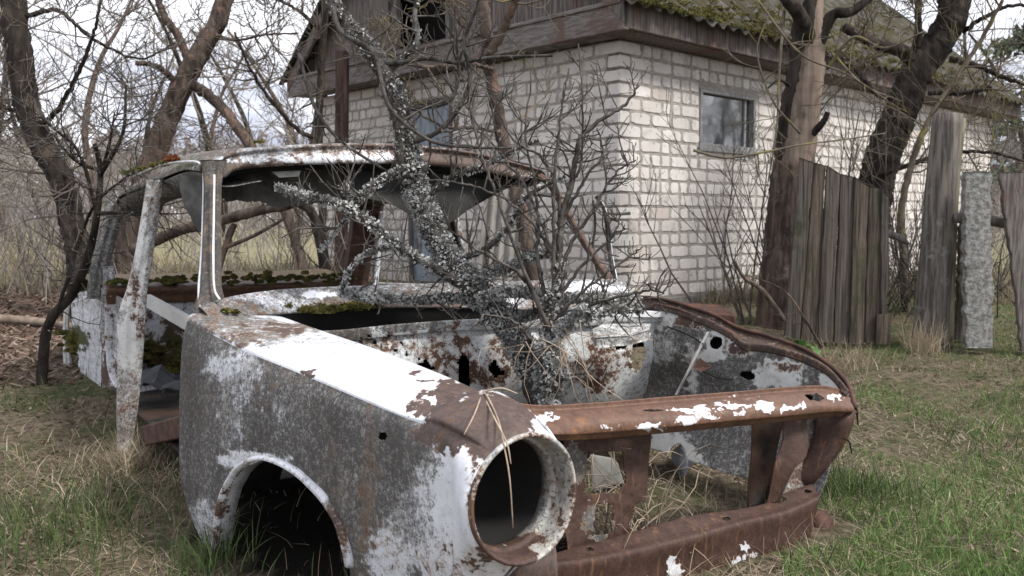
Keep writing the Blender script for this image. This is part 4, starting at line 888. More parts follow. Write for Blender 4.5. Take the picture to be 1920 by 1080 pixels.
# ---- named trees around
def bigtree(name, label, base, limbs, mat, twmat, rs, group=None, gnd=True):
    tr, tw = MB(), MB()
    for L in limbs:
        q = limb(tr, WL(L['p']), L['r'][0], L['r'][1], L.get('s', 12), noise=L.get('nz', .16), n=len(L['p'])*9, wob=L.get('w', .003))
        if L.get('n'): sprout(tw, q, rs, int(L['n']*.75), L.get('L', .8), L.get('tr', .0065), L.get('lvl', 2), L.get('k', 5), L.get('up', .3), L.get('t0', .3), sides=4, minr=.0022, spread=.8, curl=.35)
    parts = [('trunk', tr, mat)]
    if tw.n: parts.append(('crown', tw, twmat))
    return place_tree(name, label, 'tree', base, parts, group)
def G0(px, d): p = W(px, 600, d); p[2] = float(gh(p[0], p[1])); return p
def gp(px, d):            # pixel row of the ground at this column and distance
    p = G0(px, d); return P(p-[0,0,.05])[1]
rs = np.random.default_rng(21)
bigtree('curved_tree', 'dark curved tree trunk at the far left edge, lower bark brown', G0(150,6.2), [
  dict(p=[(158,gp(158,6.2),6.2),(150,560,6.2),(148,480,6.2),(132,400,6.2),(112,330,6.2),(78,270,6.2),(52,200,6.2),(38,110,6.2),(26,20,6.2),(20,-160,6.2)], r=(.085,.085), n=26, L=.9),
  dict(p=[(62,240,6.2),(100,215,6.1),(135,160,6.0),(170,80,5.9),(190,0,5.8)], r=(.022,.008), n=12, L=.6),
  dict(p=[(66,230,6.2),(20,205,6.3),(-30,190,6.4)], r=(.02,.01), n=8, L=.6),
  dict(p=[(50,30,6.2),(110,20,6.2),(170,70,6.2),(260,110,6.2),(330,80,6.2)], r=(.018,.005), n=14, L=.5),
  dict(p=[(80,300,6.2),(140,340,6.1),(200,365,6.0),(280,370,5.9)], r=(.012,.004), n=10, L=.4)], M['bark_dark'], M['twig'], rs)
bigtree('forked_tree', 'brown forked tree leaning to the right behind the wreck roof', G0(235,7.4), [
  dict(p=[(222,gp(222,7.4),7.4),(240,480,7.4),(262,380,7.4),(285,300,7.4),(318,215,7.4),(352,140,7.4),(385,80,7.4),(412,30,7.4),(450,-110,7.4)], r=(.12,.065), n=20, L=.9),
  dict(p=[(356,122,7.4),(335,70,7.35),(308,30,7.3),(294,-10,7.3),(270,-120,7.3)], r=(.036,.025), n=14, L=.9),
  dict(p=[(340,165,7.4),(310,135,7.3),(285,122,7.2),(255,118,7.1)], r=(.03,.018), n=6, L=.5),
  dict(p=[(350,150,7.4),(385,175,7.3),(420,205,7.2),(445,240,7.1),(478,285,7.0),(520,360,6.9),(560,470,6.8),(590,600,6.8)], r=(.045,.04), n=14, L=.7),
  dict(p=[(395,60,7.4),(440,75,7.2),(500,65,7.0),(560,62,6.9)], r=(.014,.006), n=12, L=.5)], M['bark_brown'], M['twig'], rs)
bigtree('tall_tree', 'dark tree standing against the left gable of the shed', G0(600,7.6), [
  dict(p=[(612,gp(612,7.6),7.6),(606,420,7.6),(598,250,7.6),(604,100,7.6),(612,0,7.6),(620,-150,7.6)], r=(.035,.03), n=16, L=.8),
  dict(p=[(600,262,7.6),(560,245,7.5),(510,190,7.4),(470,130,7.3),(440,60,7.2)], r=(.022,.008), n=14, L=.6),
  dict(p=[(604,60,7.6),(560,20,7.6),(500,-10,7.6)], r=(.02,.01), n=12, L=.6)], M['bark_dark'], M['twig'], rs)
bigtree('slender_tree', 'slender reddish brown tree trunk in front of the shed gable wall', G0(1000,5.4), [
  dict(p=[(1006,gp(1006,5.4),5.4),(996,500,5.4),(982,420,5.4),(966,350,5.4),(948,285,5.4),(932,200,5.4),(918,130,5.4),(912,60,5.3),(905,0,5.3),(895,-100,5.3)], r=(.05,.032), n=10, L=.7, t0=.5),
  dict(p=[(912,110,5.3),(945,50,5.2),(970,-10,5.1),(990,-60,5.1)], r=(.03,.022), n=6, L=.5),
  dict(p=[(925,130,5.3),(880,120,5.2),(800,125,5.1),(730,112,5.0),(690,90,5.0)], r=(.013,.008), n=12, L=.35),
  dict(p=[(940,250,5.3),(900,240,5.2),(830,236,5.1),(770,200,5.1)], r=(.012,.006), n=10, L=.35)], M['bark_brown'], M['twig_moss'], rs)
bigtree('barkless_tree', 'tree trunk with pale barkless top and dark reddish lower bark, left of the board fence', G0(1470,5.75), [
  dict(p=[(1478,gp(1478,5.75),5.75),(1482,480,5.75),(1490,360,5.75),(1496,300,5.75),(1506,220,5.75),(1516,150,5.75),(1520,90,5.75),(1519,30,5.75),(1519,-60,5.75)], r=(.125,.075), nz=.07, w=.001, s=20)], M['bark_bare'], M['twig_moss'], rs)
tb_ = [o for o in bpy.data.objects if o.name == 'barkless_tree'][0]
m = MB(); q = limb(m, WL([(1452,610,5.80),(1460,480,5.80),(1466,360,5.79),(1474,290,5.79),(1486,200,5.78),(1497,110,5.76),(1508,20,5.72)]), .09, .06, 12, noise=.3, wob=.004)
for pts, a, b in (([(1520,80,5.72),(1500,30,5.6),(1470,-10,5.5),(1440,-60,5.5)], .05, .035), ([(1530,90,5.72),(1560,30,5.7),(1600,20,5.6),(1660,-30,5.6)], .045, .02), ([(1510,60,5.7),(1520,0,5.7),(1530,-80,5.7)], .05, .04),
                  ([(1524,250,5.68),(1544,228,5.62),(1552,210,5.6)], .026, .016), ([(1480,160,5.66),(1460,150,5.62),(1440,165,5.6)], .012, .006)):
    limb(m, WL(pts), a, b, 10, noise=.2)
m.build('bark', M['bark_dark'], tb_)
m = MB(); limb(m, WL([(1456,650,5.72),(1462,600,5.70),(1470,500,5.70),(1480,400,5.70),(1489,302,5.71)]), .165, .128, 18, noise=.10, wob=.002); m.build('lower_bark', M['bark_red'], tb_)
m = MB()
for pts, a in (([(1550,130,5.6),(1600,70,5.5),(1660,90,5.3),(1730,60,5.2)], .012),([(1560,100,5.6),(1620,160,5.5),(1690,190,5.4)], .01),([(1300,282,5.2),(1360,296,5.2),(1430,286,5.2),(1500,272,5.25),(1580,262,5.3),(1660,250,5.3)], .009),([(1500,250,5.5),(1450,190,5.4),(1420,100,5.4),(1440,30,5.4)], .008),
               ([(1470,20,5.6),(1462,120,5.5),(1456,240,5.4),(1440,340,5.4)], .011),([(1420,0,5.5),(1500,100,5.4),(1590,140,5.3),(1680,200,5.3)], .008)):
    q = limb(m, WL(pts), a, .004, 5); sprout(m, q, rs, 6, .3, .0035, 1, 4, .1, minr=.002)
m.build('crown', M['twig_moss'], tb_)
bigtree('leaning_tree', 'thick black-barked tree leaning to the right between the board fence and the post', G0(1640,6.4), [
  dict(p=[(1616,gp(1616,6.5),6.5),(1622,480,6.5),(1636,380,6.5),(1650,310,6.5),(1672,250,6.5),(1692,200,6.5),(1722,130,6.5),(1765,70,6.5),(1792,10,6.5),(1815,-120,6.5)], r=(.14,.10), n=14, L=.9, nz=.22, t0=.55),
  dict(p=[(1712,120,6.5),(1690,95,6.4),(1660,88,6.3),(1620,70,6.2),(1580,50,6.2)], r=(.05,.03), n=10, L=.6),
  dict(p=[(1712,112,6.5),(1722,70,6.45),(1722,20,6.4),(1730,-60,6.4)], r=(.03,.02), n=8, L=.5),
  dict(p=[(1728,120,6.5),(1765,60,6.45),(1770,10,6.4),(1765,-60,6.4)], r=(.05,.04), n=6, L=.5),
  dict(p=[(1782,112,6.45),(1830,122,6.3),(1880,145,6.2),(1960,170,6.1)], r=(.022,.012), n=9, L=.5),
  dict(p=[(1806,60,6.5),(1850,30,6.3),(1900,10,6.2),(1960,20,6.1)], r=(.018,.010), n=9, L=.5),
  dict(p=[(1690,195,6.5),(1640,170,6.4),(1600,130,6.3),(1570,110,6.2)], r=(.03,.014), n=8, L=.5),
  dict(p=[(1740,175,6.4),(1800,175,6.3),(1860,165,6.2)], r=(.02,.012), n=10, L=.5),
  dict(p=[(1650,330,6.4),(1700,310,6.2),(1770,290,6.1),(1850,285,6.0),(1930,305,5.9)], r=(.02,.008), n=14, L=.5)], M['bark_dark'], M['twig_moss'], rs)
bigtree('mossy_sapling', 'thin pale mossy sapling leaning along the black-barked tree', G0(1690,6.1), [
  dict(p=[(1700,gp(1700,6.1),6.1),(1694,480,6.1),(1690,400,6.1),(1706,320,6.1),(1735,240,6.1),(1770,180,6.1),(1830,90,6.1),(1880,0,6.0)], r=(.03,.012), n=12, L=.5)], M['twig_moss'], M['twig_moss'], rs)
# small lichen sapling left of the wreck
rs = np.random.default_rng(5); tr, tw, li = MB(), MB(), MB()
SP = [[(78,748,3.95),(82,660,3.9),(95,600,3.85),(140,545,3.8),(168,470,3.75),(182,400,3.7),(188,320,3.68),(178,270,3.65)],[(182,400,3.7),(150,290,3.6),(100,240,3.55),(40,190,3.5)],[(188,330,3.68),(230,250,3.6),(236,170,3.6),(240,150,3.6)],
      [(85,640,3.9),(115,560,3.8),(160,420,3.8),(190,370,3.7),(240,330,3.6),(260,310,3.6)],[(140,545,3.8),(128,510,3.8),(150,440,3.8)],[(188,320,3.68),(140,300,3.6),(90,240,3.5)],[(188,330,3.68),(205,270,3.65),(215,210,3.6)],[(182,400,3.7),(250,398,3.5),(290,395,3.4)]]
SP[0][0] = (78, gp(78,3.95), 3.95)
for k, pts in enumerate(SP):
    q = limb(tr, WL(pts), .026 if k == 0 else .009, .010 if k == 0 else .003, 8, noise=.2); sprout(tw, q, rs, 16 if k else 12, .22, .003, 1, 4, .3, .3, minr=.0014); lichen_on(li, q[4:], .02 if k == 0 else .005, 160, .009, rs, .3)
place_tree('lichen_sapling', 'thin dark sapling with grey lichen specks standing left of the wreck', 'tree', G0(78,3.95), [('trunk', tr, M['bark_dark']), ('twigs', tw, M['twig_dark']), ('lichen', li, M['lichen'])])
# fallen limbs seen through the wreck
m = MB()
q = limb(m, WL([(250,470,6.6),(300,447,6.5),(350,428,6.4),(420,412,6.3),(480,396,6.2),(545,382,6.1),(600,350,6.0)]), .045, .03, 10, noise=.25); limb(m, WL([(395,545,6.3),(420,470,6.3),(440,420,6.3)]), .03, .02, 8); limb(m, WL([(420,466,6.3),(480,440,6.2),(530,412,6.2)]), .016, .01, 8); sprout(m, q, rs, 16, .4, .005, 1)
b_ = G0(400,6.3); limb(m, [W(395,545,6.3), W(385,600,6.3)], .03,.035, 8)
tag(m.build('fallen_limb', M['bark_brown'], loc=b_), 'fallen brown limb lying across behind the wreck, seen through its windows', 'fallen branch')
m = MB(); q = limb(m, WL([(620,600,6.0),(612,520,6.0),(600,450,6.0),(585,400,6.0),(560,380,6.0)]), .04, .03, 10, noise=.2); sprout(m, q, rs, 8, .4, .005, 1)
tag(m.build('crooked_stump', M['bark_dark'], loc=G0(615,6.0)), 'crooked dark stump of a small tree seen through the windshield opening', 'tree stump')

# ---- brush: bushes of thin dry stems
def bush(label, px, d, n, h, spread, r, mat, rs, lean=(0,0), wd=.2, lvl=1, name='dry_bush', kids=5, grp=None, L=None):
    b = G0(px, d); m = MB()
    for i in range(n):
        o = b+[rs.normal(0, wd), rs.normal(0, wd*.7), 0]; o[2] = float(gh(o[0], o[1]))-.03
        dd = unit([lean[0]+rs.normal(0, spread), lean[1]+rs.normal(0, spread), 1.])
        grow(m, o, dd, h*(.5+.7*rs.random()), r*(.6+.8*rs.random()), lvl, rs, kids, .25, 4, .16, .7, .5, .0018)
    return tag(m.build(name, mat, loc=b), label, 'bush', grp)
rs = np.random.default_rng(33)
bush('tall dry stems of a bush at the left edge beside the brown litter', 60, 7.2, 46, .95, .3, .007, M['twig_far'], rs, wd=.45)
bush('reddish dry bush behind the small lichen sapling', 118, 7.6, 30, .8, .3, .006, M['twig'], rs, wd=.3)
bush('wispy bare bush against the shed wall just left of the board fence', 1415, 5.9, 18, 1.25, .28, .008, M['twig_dark'], rs, (-.1,0), .16, 2, kids=4)
bush('thin bare stems rising in front of the shed wall between the two large trees', 1590, 6.6, 34, 1.45, .22, .006, M['twig'], rs, (0,0), .35, 2, kids=3)
bush('tangled bramble in the gap between the board fence and the tall post', 1700, 6.0, 54, .8, .7, .005, M['twig_dark'], rs, (0,0), .25, 2, name='bramble', kids=4)
bush('low dark brush behind the concrete picket', 1850, 7.5, 40, .6, .8, .006, M['twig_dark'], rs, (0,0), .6, 1, name='bramble')
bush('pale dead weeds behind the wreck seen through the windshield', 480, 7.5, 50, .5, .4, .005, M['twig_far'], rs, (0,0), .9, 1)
bush('thin bare stems against the left end of the shed wall', 700, 6.6, 16, 1.3, .25, .006, M['twig'], rs, (0,0), .4, 2, kids=3)
for pts, lab in (([(1470,600,5.0),(1430,545,5.0),(1395,520,5.0),(1375,486,5.0)], 'broken grey branch leaning left against the board fence foot'), ([(1540,650,4.9),(1510,600,4.85),(1470,545,4.85),(1400,515,4.85)], 'thin dead branch arching over the green leaves by the board fence')):
    m = MB(); q = limb(m, WL(pts), *((.017, .008) if 'broken' in lab else (.008, .003)), 8, noise=.2); sprout(m, q, rs, 6, .15, .003, 1); tag(m.build('dead_branch', M['bark_brown'], loc=W(*pts[0])), lab, 'dead branch')
# ---- background trees: each a thing
def bgtree_parts(seed, H, r, lvl=3, kids=6, lean=.1):
    rs = np.random.default_rng(seed); tr, tw = MB(), MB(); p = np.zeros(3); pts = [np.array([0, 0, -.1])]; d = np.array([rs.normal(0, lean), rs.normal(0, lean), 1.])
    for i in range(7): d = unit(d+rs.normal(0, .12, 3)); d[2] = abs(d[2]); pts.append(pts[-1]+d*H/7)
    q = crom(pts, 30); tr.tube(q, np.linspace(r, r*.25, 30), 8, noise=.15)
    for k in range(15):
        t = .10+.85*rs.random(); s = q[int(t*29)]; a = rs.random()*6.283; L = H*(.42-.22*t)
        grow(tw, s, [math.cos(a), math.sin(a), .35+.5*rs.random()], L*(.6+.6*rs.random()), r*.24, lvl, rs, kids, .12, 4, .3, .85, .5, .0032)
    return tr, tw
tmpl = []
for k in range(5):
    tr, tw = bgtree_parts(100+k, 5.5+k*.5, .09+.015*k, 3, 5)
    t = bpy.data.objects.new('bare_tree', None); COL.objects.link(t); t['_base'] = [0,0,0]
    tr.build('trunk', [M['bark_dark'], M['bark_brown']][k % 2], t); tw.build('crown', [M['twig_far'], M['twig']][k % 2], t); tmpl.append(t)
def copy_tree(t, loc, rz, sc, label, group=None, name='bare_tree'):
    c = t.copy(); COL.objects.link(c); c.name = name; c.location = tuple(float(q) for q in loc); c.rotation_euler = (0, 0, rz); c.scale = (sc,)*3
    for ch in t.children: d = ch.copy(); COL.objects.link(d); d.parent = c
    tag(c, label, 'tree', group); return c
rs = np.random.default_rng(77)
GB = 'bare trees of the wood behind the wreck'
spots = [(-70,11,.9),(170,16,.9),(430,17,.8),(20,20,1.1),(130,26,1.2),(250,24,1.),(390,27,1.1),(550,22,.9),(-140,16,1.),(-40,28,1.3),(80,36,1.5),(300,38,1.4),(480,36,1.3),(560,34,1.2)]
for i, (px, d, s) in enumerate(spots):
    p = W(px, 440, d); p[2] = float(gh(p[0], p[1]))-.05; copy_tree(tmpl[i % 5], p, rs.random()*6.28, s*(.9+.2*rs.random()), 'thin bare tree in the wood behind the wreck', GB)
GR = 'bare trees beyond the fence'
for i, (px, d, s) in enumerate([(1900,24,1.0),(1950,18,.8),(1860,34,1.2),(1910,40,1.4),(1800,42,1.4)]):
    p = W(px, 440, d); p[2] = float(gh(p[0], p[1]))-.05; copy_tree(tmpl[(i+2) % 5], p, rs.random()*6.28, s, 'thin bare tree beyond the picket fence', GR)
for i, (x, y) in enumerate([(10,8.3),(12.5,9.8),(14,8.2),(16,10.5),(11.5,7.4)]):
    copy_tree(tmpl[i], (x, y, 0), rs.random()*6.28, 1.1, 'bare tree mirrored in the shed window', 'bare trees mirrored in the shed window')
for t in tmpl:
    for ch in list(t.children): bpy.data.objects.remove(ch)
    bpy.data.objects.remove(t)
# distant brush mass: a thicket of stems nobody could count
m = MB(); rs = np.random.default_rng(55)
for i in range(1000):
    y = 11+rs.random()**.8*34; px = -260+rs.random()*960; x = (px-960)/FPX*y; h = .4+rs.random()**1.5*1.7*min(1.6, y/16)
    o = np.array([x, y, float(gh(x, y))-.05]); grow(m, o, [rs.normal(0, .35), rs.normal(0, .35), 1], h, .006+y*.00045, 1, rs, 6, .2, 3, .25, .7, .5, .004)
for i in range(500):
    y = 14+rs.random()*30; px = 1800+rs.random()*330; x = (px-960)/FPX*y; h = .4+rs.random()*1.6
    grow(m, [x, y, float(gh(x, y))-.05], [rs.normal(0, .35), rs.normal(0, .35), 1], h, .006+y*.0004, 1, rs, 6, .2, 3, .25, .7, .5, .004)
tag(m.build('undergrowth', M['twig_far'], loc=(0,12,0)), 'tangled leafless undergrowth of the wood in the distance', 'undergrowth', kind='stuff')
# far pines right, far treeline
def treeline(label, name, x0, x1, y0, n, hmin, hmax, mat, seed, dens=26):
    rs = np.random.default_rng(seed); m = MB()
    for i in range(n):
        x = x0+(x1-x0)*rs.random(); y = y0+rs.random()*18; h = hmin+(hmax-hmin)*rs.random(); z = .25
        m.tube([[x,y,z],[x+rs.normal(0,.4),y,z+h]], [.09,.03], 4)
        nn = dens*3; t = rs.random(nn)**.7; p = np.stack([x+rs.normal(0,1,nn)*h*.14*(1.15-t), y+rs.normal(0,1,nn)*h*.14*(1.15-t), z+h*(.15+.85*t)], 1); tris(m, p, rs.normal(size=(nn,3)), h*.055, rs, quad=True)
    tag(m.build(name, mat, smooth=False, loc=(x0, y0, 0)), label, 'woodland', kind='stuff')
M['farwood'] = simple('far_wood_haze_brown', (.24,.215,.21), (.33,.3,.295), .4, bump=0); M['farpine'] = simple('far_pine_haze_green', (.16,.19,.2), (.24,.265,.27), .4, bump=0)  # haze of distance mixed into both colours
treeline('distant brown leafless woodland on the horizon', 'far_woodland', -75, 60, 75, 420, 5, 9, M['farwood'], 1, 40)
treeline('distant blue-green pines beyond the picket fence', 'far_pines', 22, 70, 60, 90, 6, 11, M['farpine'], 2, 60)
# a nearer pine at the right edge
rs = np.random.default_rng(9); tr, tw = MB(), MB(); b = W(1960,440,20); b[2] = .2; tr.tube([b,b+[0,0,8]],[.14,.04],8)
for i in range(46):
    z = 1.6+rs.random()*6.2; a = rs.random()*6.28; L = (8.4-z)*.34*(.5+.6*rs.random()); q = np.array([b+[0,0,z], b+[math.cos(a)*L*.6, math.sin(a)*L*.6, z+.1], b+[math.cos(a)*L, math.sin(a)*L, z-.1*L]]); tr.tube(q, [.03,.02,.008], 4)
    nn = 110; t = rs.random((nn,1))**.6; p = q[0]*(1-t)+q[2]*t+rs.normal(0,.11,(nn,3)); tris(tw, p, rs.normal(size=(nn,3)), .1, rs)
place_tree('pine_tree', 'soft green pine at the right edge beyond the picket fence', 'tree', b, [('trunk', tr, M['bark_brown']), ('crown', tw, simple('pine_needles', (.06,.08,.05), (.12,.14,.085), 2, bump=0))])
# ================================================================== fence, props, ground cover
def planks(name, label, cat, quads, mat, th, seed, base):
    rs = np.random.default_rng(seed); t = thing(name, label, cat, base)
    return t
# ---- board fence panel: 9 broad boards nailed to two rails
fp = thing('board_fence', 'dark weathered board fence panel with a sloping top and torn right edge', 'fence', G0(1560,5.0))
tops = [(1452,306),(1474,301),(1500,296),(1526,305),(1550,311),(1576,326),(1602,332),(1630,349),(1652,353),(1666,368)]
bots = [(1424,606),(1446,622),(1470,630),(1500,638),(1532,640),(1562,642),(1592,644),(1620,644),(1650,640),(1672,622)]
for i in range(2, 9):
    m = MB(); dz = 5.0+.015*(i % 2)+(.02 if i < 2 else 0)
    a, b, c, d = tops[i], tops[i+1], bots[i+1], bots[i]; nn = 14
    l = np.array([W(a[0]*(1-t)+d[0]*t+1, a[1]*(1-t)+d[1]*t, dz) for t in np.linspace(0,1,nn)]); r_ = np.array([W(b[0]*(1-t)+c[0]*t-1, b[1]*(1-t)+c[1]*t, dz) for t in np.linspace(0,1,nn)])
    if i >= 7:
        w_ = np.array([0,0,0,0,0,0,0,0,.0,.25 if i==8 else 0,.45 if i==8 else 0,.3 if i==8 else 0,0,0])
        r_ = r_*(1-w_[:,None])+l*w_[:,None]
    r_[:,0] += rng.normal(0,.0015,nn); l[:,0] += rng.normal(0,.0015,nn)
    mdl = (l+r_)/2-[0,.004,0]; k = 8
    ring = [l, l*.75+r_*.25-[0,.003,0], mdl, l*.25+r_*.75-[0,.003,0], r_, r_+[0,.022,0], mdl+[0,.026,0], l+[0,.022,0]]
    V = np.stack(ring,1).reshape(-1,3); F = [(p*k+j, p*k+(j+1)%k, (p+1)*k+(j+1)%k, (p+1)*k+j) for p in range(nn-1) for j in range(k)]+[tuple(range(k)), tuple((nn-1)*k+j for j in range(k))[::-1]]
    m.add(V, F); m.build('board', (M['board'], M['board_b'])[i in (2,4,5,8)] if i not in (0, 1) else simple('dark_red_board', (.035,.022,.018), (.12,.075,.062), 8, (7,7,.35), c3=(.16,.14,.13), s3=5, r3=(.58,.7), bump=.6), fp, smooth=False, bevel=.003)
for pts, w_ in (([(1512,400,5.06),(1660,410,5.06)], .07), ([(1506,570,5.06),(1660,576,5.06)], .07)):
    m = MB(); a, b = WL(pts); m.box(a-[0,0,w_/2], b-a, [0,.04,0], [0,0,w_]); m.build('rail', M['wood'], fp, smooth=False, bevel=.003)
m = MB(); a = W(1645,590,4.98); m.box(a, W(1672,590,4.98)-a, [0,.02,0], [0,0,-.17]); m.build('patch_board', M['board'], fp, smooth=False)
# ---- round post
m = MB(); q = crom(WL([(1742,652,5.0),(1750,560,5.0),(1758,450,5.0),(1766,330,5.0),(1778,214,5.0)]), 24); m.tube(q, np.linspace(.098,.078,24), 16, noise=.05)
tp = q[-1]; 
M['post'] = simple('lichened_post_wood', (.06,.052,.045), (.19,.17,.15), 9, (5,5,.4), c3=(.2,.2,.17), s3=9, r3=(.56,.68), bump=.7, bd=.01)
tag(m.build('fence_post', M['post'], loc=G0(1742,5.0)), 'thick round lichen-spotted wooden post between the board fence and the concrete picket', 'fence post')
m = MB(); q = crom(WL([(1776,652,4.97),(1780,500,4.97),(1788,330,4.97),(1800,222,4.97)]), 10); m.tube(q, [.035]*10, 4, squash=([0,1,0],1,1)); tag(m.build('post_batten', simple('green_stained_batten', (.09,.09,.06),(.22,.21,.15),9,(5,5,.4),bump=.4), loc=G0(1776,4.97)), 'greenish batten standing tight against the thick round post', 'fence batten')
# ---- pickets
def slab(name, label, pts, wpx, th, mat, cat='fence picket', nz=.004):
    pc = crom(np.array([(*p, w) for p, w in zip(pts, wpx)]), 26); L = np.array([W(p[0]-p[3]/2, p[1], p[2]) for p in pc]); Rr = np.array([W(p[0]+p[3]/2, p[1], p[2]) for p in pc])
    L += rng.normal(0,nz,L.shape)*[1,0,0]; Rr += rng.normal(0,nz,L.shape)*[1,0,0]; ring = [L, (L+Rr)/2-[0,.006,0], Rr, Rr+[0,th,0], L+[0,th,0]]; k = 5
    V = np.stack(ring,1).reshape(-1,3); F = [(p*k+j, p*k+(j+1)%k, (p+1)*k+(j+1)%k, (p+1)*k+j) for p in range(25) for j in range(k)]+[tuple(range(k)), tuple(25*k+j for j in range(k))[::-1]]
    m = MB(); m.add(V, F); b = G0(pts[-1][0], pts[-1][2]); return tag(m.build(name, mat, smooth=False, loc=b, bevel=.004), label, cat)
slab('concrete_picket', 'rough grey lichen-crusted picket, second from the right edge', [(1834,322,4.8),(1835,430,4.8),(1836,540,4.8),(1838,652,4.8)], [48,49,50,50], .05, M['concrete'], nz=.006)
slab('dark_picket', 'narrow dark picket just behind the rough grey picket', [(1808,405,5.1),(1806,500,5.1),(1802,640,5.1)], [14,16,24], .03, M['board'])
slab('leaning_picket', 'broad grey picket leaning left at the right edge of the fence', [(1905,322,4.8),(1918,430,4.8),(1935,540,4.8),(1948,660,4.8)], [58,58,60,60], .03, M['wood'])
slab('fence_picket', 'short broken picket half hidden behind the thick post', [(1820,330,5.3),(1822,500,5.3),(1824,640,5.3)], [18,20,20], .03, M['wood'])
m = MB(); q = crom(WL([(1790,408,4.9),(1850,412,4.9),(1900,420,4.9),(1980,430,4.9)]), 12); m.tube(q, [.03]*12, 6, noise=.2); tag(m.build('fence_rail', M['wood'], loc=W(1850,640,4.9)), 'grey split rail behind the two pickets at the right', 'fence rail')
m = MB(); q = crom(WL([(1660,435,5.1),(1690,448,5.1),(1704,458,5.1)]), 6); m.tube(q, [.02,.022,.02,.018,.014,.008], 6, noise=.2); tag(m.build('rail_stub', M['wood'], loc=W(1680,640,5.1)), 'broken rail end sticking out of the right side of the board fence', 'fence rail')
m = MB(); q = crom(WL([(1140,400,6.2),(1158,402,6.2),(1182,400,6.2)]), 6); m.tube(q, [.012]*6, 5, noise=.3); tag(m.build('broken_stick', M['wood'], loc=W(1160,402,6.2)), 'short broken stick poking out before the shed corner', 'stick')
# rusty sheet by the wall, leaning corrugated sheet, plank, posts of shed
m = MB(); G_ = WL([(1225,563,5.3),(1346,572,5.2)]); panel(m, [G_, G_+[.02,-.28,-.02], G_+[.03,-.31,-.06], G_+[.03,-.30,-.22], G_*[1,1,0]+[.03,-.29,.06]], 30, 16, (0,0,0), [], rag=2, wob=.02); tag(m.build('rusty_sheet', M['rust'], loc=W(1285,575,5.2), solid=.004), 'rusty bent metal sheet propped behind the far fender of the wreck', 'metal sheet')
m = MB(); u = np.linspace(0,1,60); TL, TR, BL, BR = W(912,335,6.3), W(1000,345,6.2), W(886,600,5.9), W(990,600,5.8)
V = np.array([[ (TL*(1-a)+TR*a)*(1-b)+(BL*(1-a)+BR*a)*b + np.array([0,-.022*math.cos(a*2*math.pi*5),0]) for a in u] for b in np.linspace(0,1,6)]).reshape(-1,3); I = np.arange(360).reshape(6,60); m.add(V, np.stack([I[:-1,:-1],I[:-1,1:],I[1:,1:],I[1:,:-1]],-1).reshape(-1,4).tolist())
tag(m.build('corrugated_sheet', M['slate_grey'], loc=G0(940,5.85), solid=.008), 'grey corrugated sheet leaning against the shed gable wall', 'roof sheet')
m = MB(); a, b = W(642,96,8.2), G0(640,8.2); m.box(b-[.055,.05,.05], [.11,0,0], [0,.1,0], [a[0]-b[0],a[1]-b[1],a[2]-b[2]+.05]); tag(m.build('support_post', simple('red_brown_post',(.05,.032,.028),(.13,.085,.07),8,(6,6,.4),bump=.5), smooth=False, loc=b, bevel=.006), 'dark red-brown post under the far left corner of the shed eave', 'post')
m = MB(); a, b = W(608,180,9.6), G0(606,9.6); m.box(b-[.04,.04,.05], [.08,0,0], [0,.08,0], [a[0]-b[0],a[1]-b[1],a[2]-b[2]+.05]); tag(m.build('corner_pole', M['wood'], smooth=False, loc=b), 'grey pole at the far left end of the shed gable wall', 'pole')
# log, dark scrap, leaf-litter patch
m = MB(); q = limb(m, WL([(-60,600,5.6),(0,598,5.6),(80,604,5.6),(140,612,5.5)]), .035, .02, 10, noise=.15); tag(m.build('log', M['bark_bare'], loc=W(40,604,5.6)), 'pale fallen log on the brown litter at the left edge', 'log')
m = MB(); rs = np.random.default_rng(2); p0 = W(290,724,3.35); V = []; 
for j in range(9):
    for i in range(9): V.append(p0+[ (i-4)*.03, (j-4)*.025, .07*math.exp(-((i-4)**2+(j-4)**2)/9)+rs.normal(0,.012)])
I = np.arange(81).reshape(9,9); m.add(V, np.stack([I[:-1,:-1],I[:-1,1:],I[1:,1:],I[1:,:-1]],-1).reshape(-1,4).tolist()); tag(m.build('crumpled_sheet', M['plastic'], smooth=False, loc=p0, solid=.003), 'crumpled dark sheet of scrap lying inside the wreck behind the door pillar', 'scrap')
m = MB(); V = []
for (px, py, d) in [(1105,850,2.3),(1150,858,2.32),(1165,905,2.3),(1110,925,2.28)]: V.append(W(px,py,d))
V = np.array(V); m.add(np.concatenate([V, V+[.02,.06,-.03]]), [(0,1,2,3),(7,6,5,4),(0,4,5,1),(1,5,6,2),(2,6,7,3),(3,7,4,0)]); tag(m.build('broken_slab', M['found'], smooth=False, loc=V[3], bevel=.006), 'small grey chipped slab seen through the rusted lamp support', 'slab')
# ---- green nettles
m = MB(); rs = np.random.default_rng(12); b = G0(1440,4.9)
for i in range(900):
    p = b+[rs.normal(0,.12), rs.normal(0,.08), rs.random()*.09]; tris(m, p[None], np.array([[rs.normal(0,.5),rs.normal(0,.5),.6]]), .028, rs, quad=True)
tag(m.build('nettle_patch', M['nettle'], smooth=False, loc=b), 'fresh green leafy plants at the foot of the board fence', 'plants', kind='stuff')

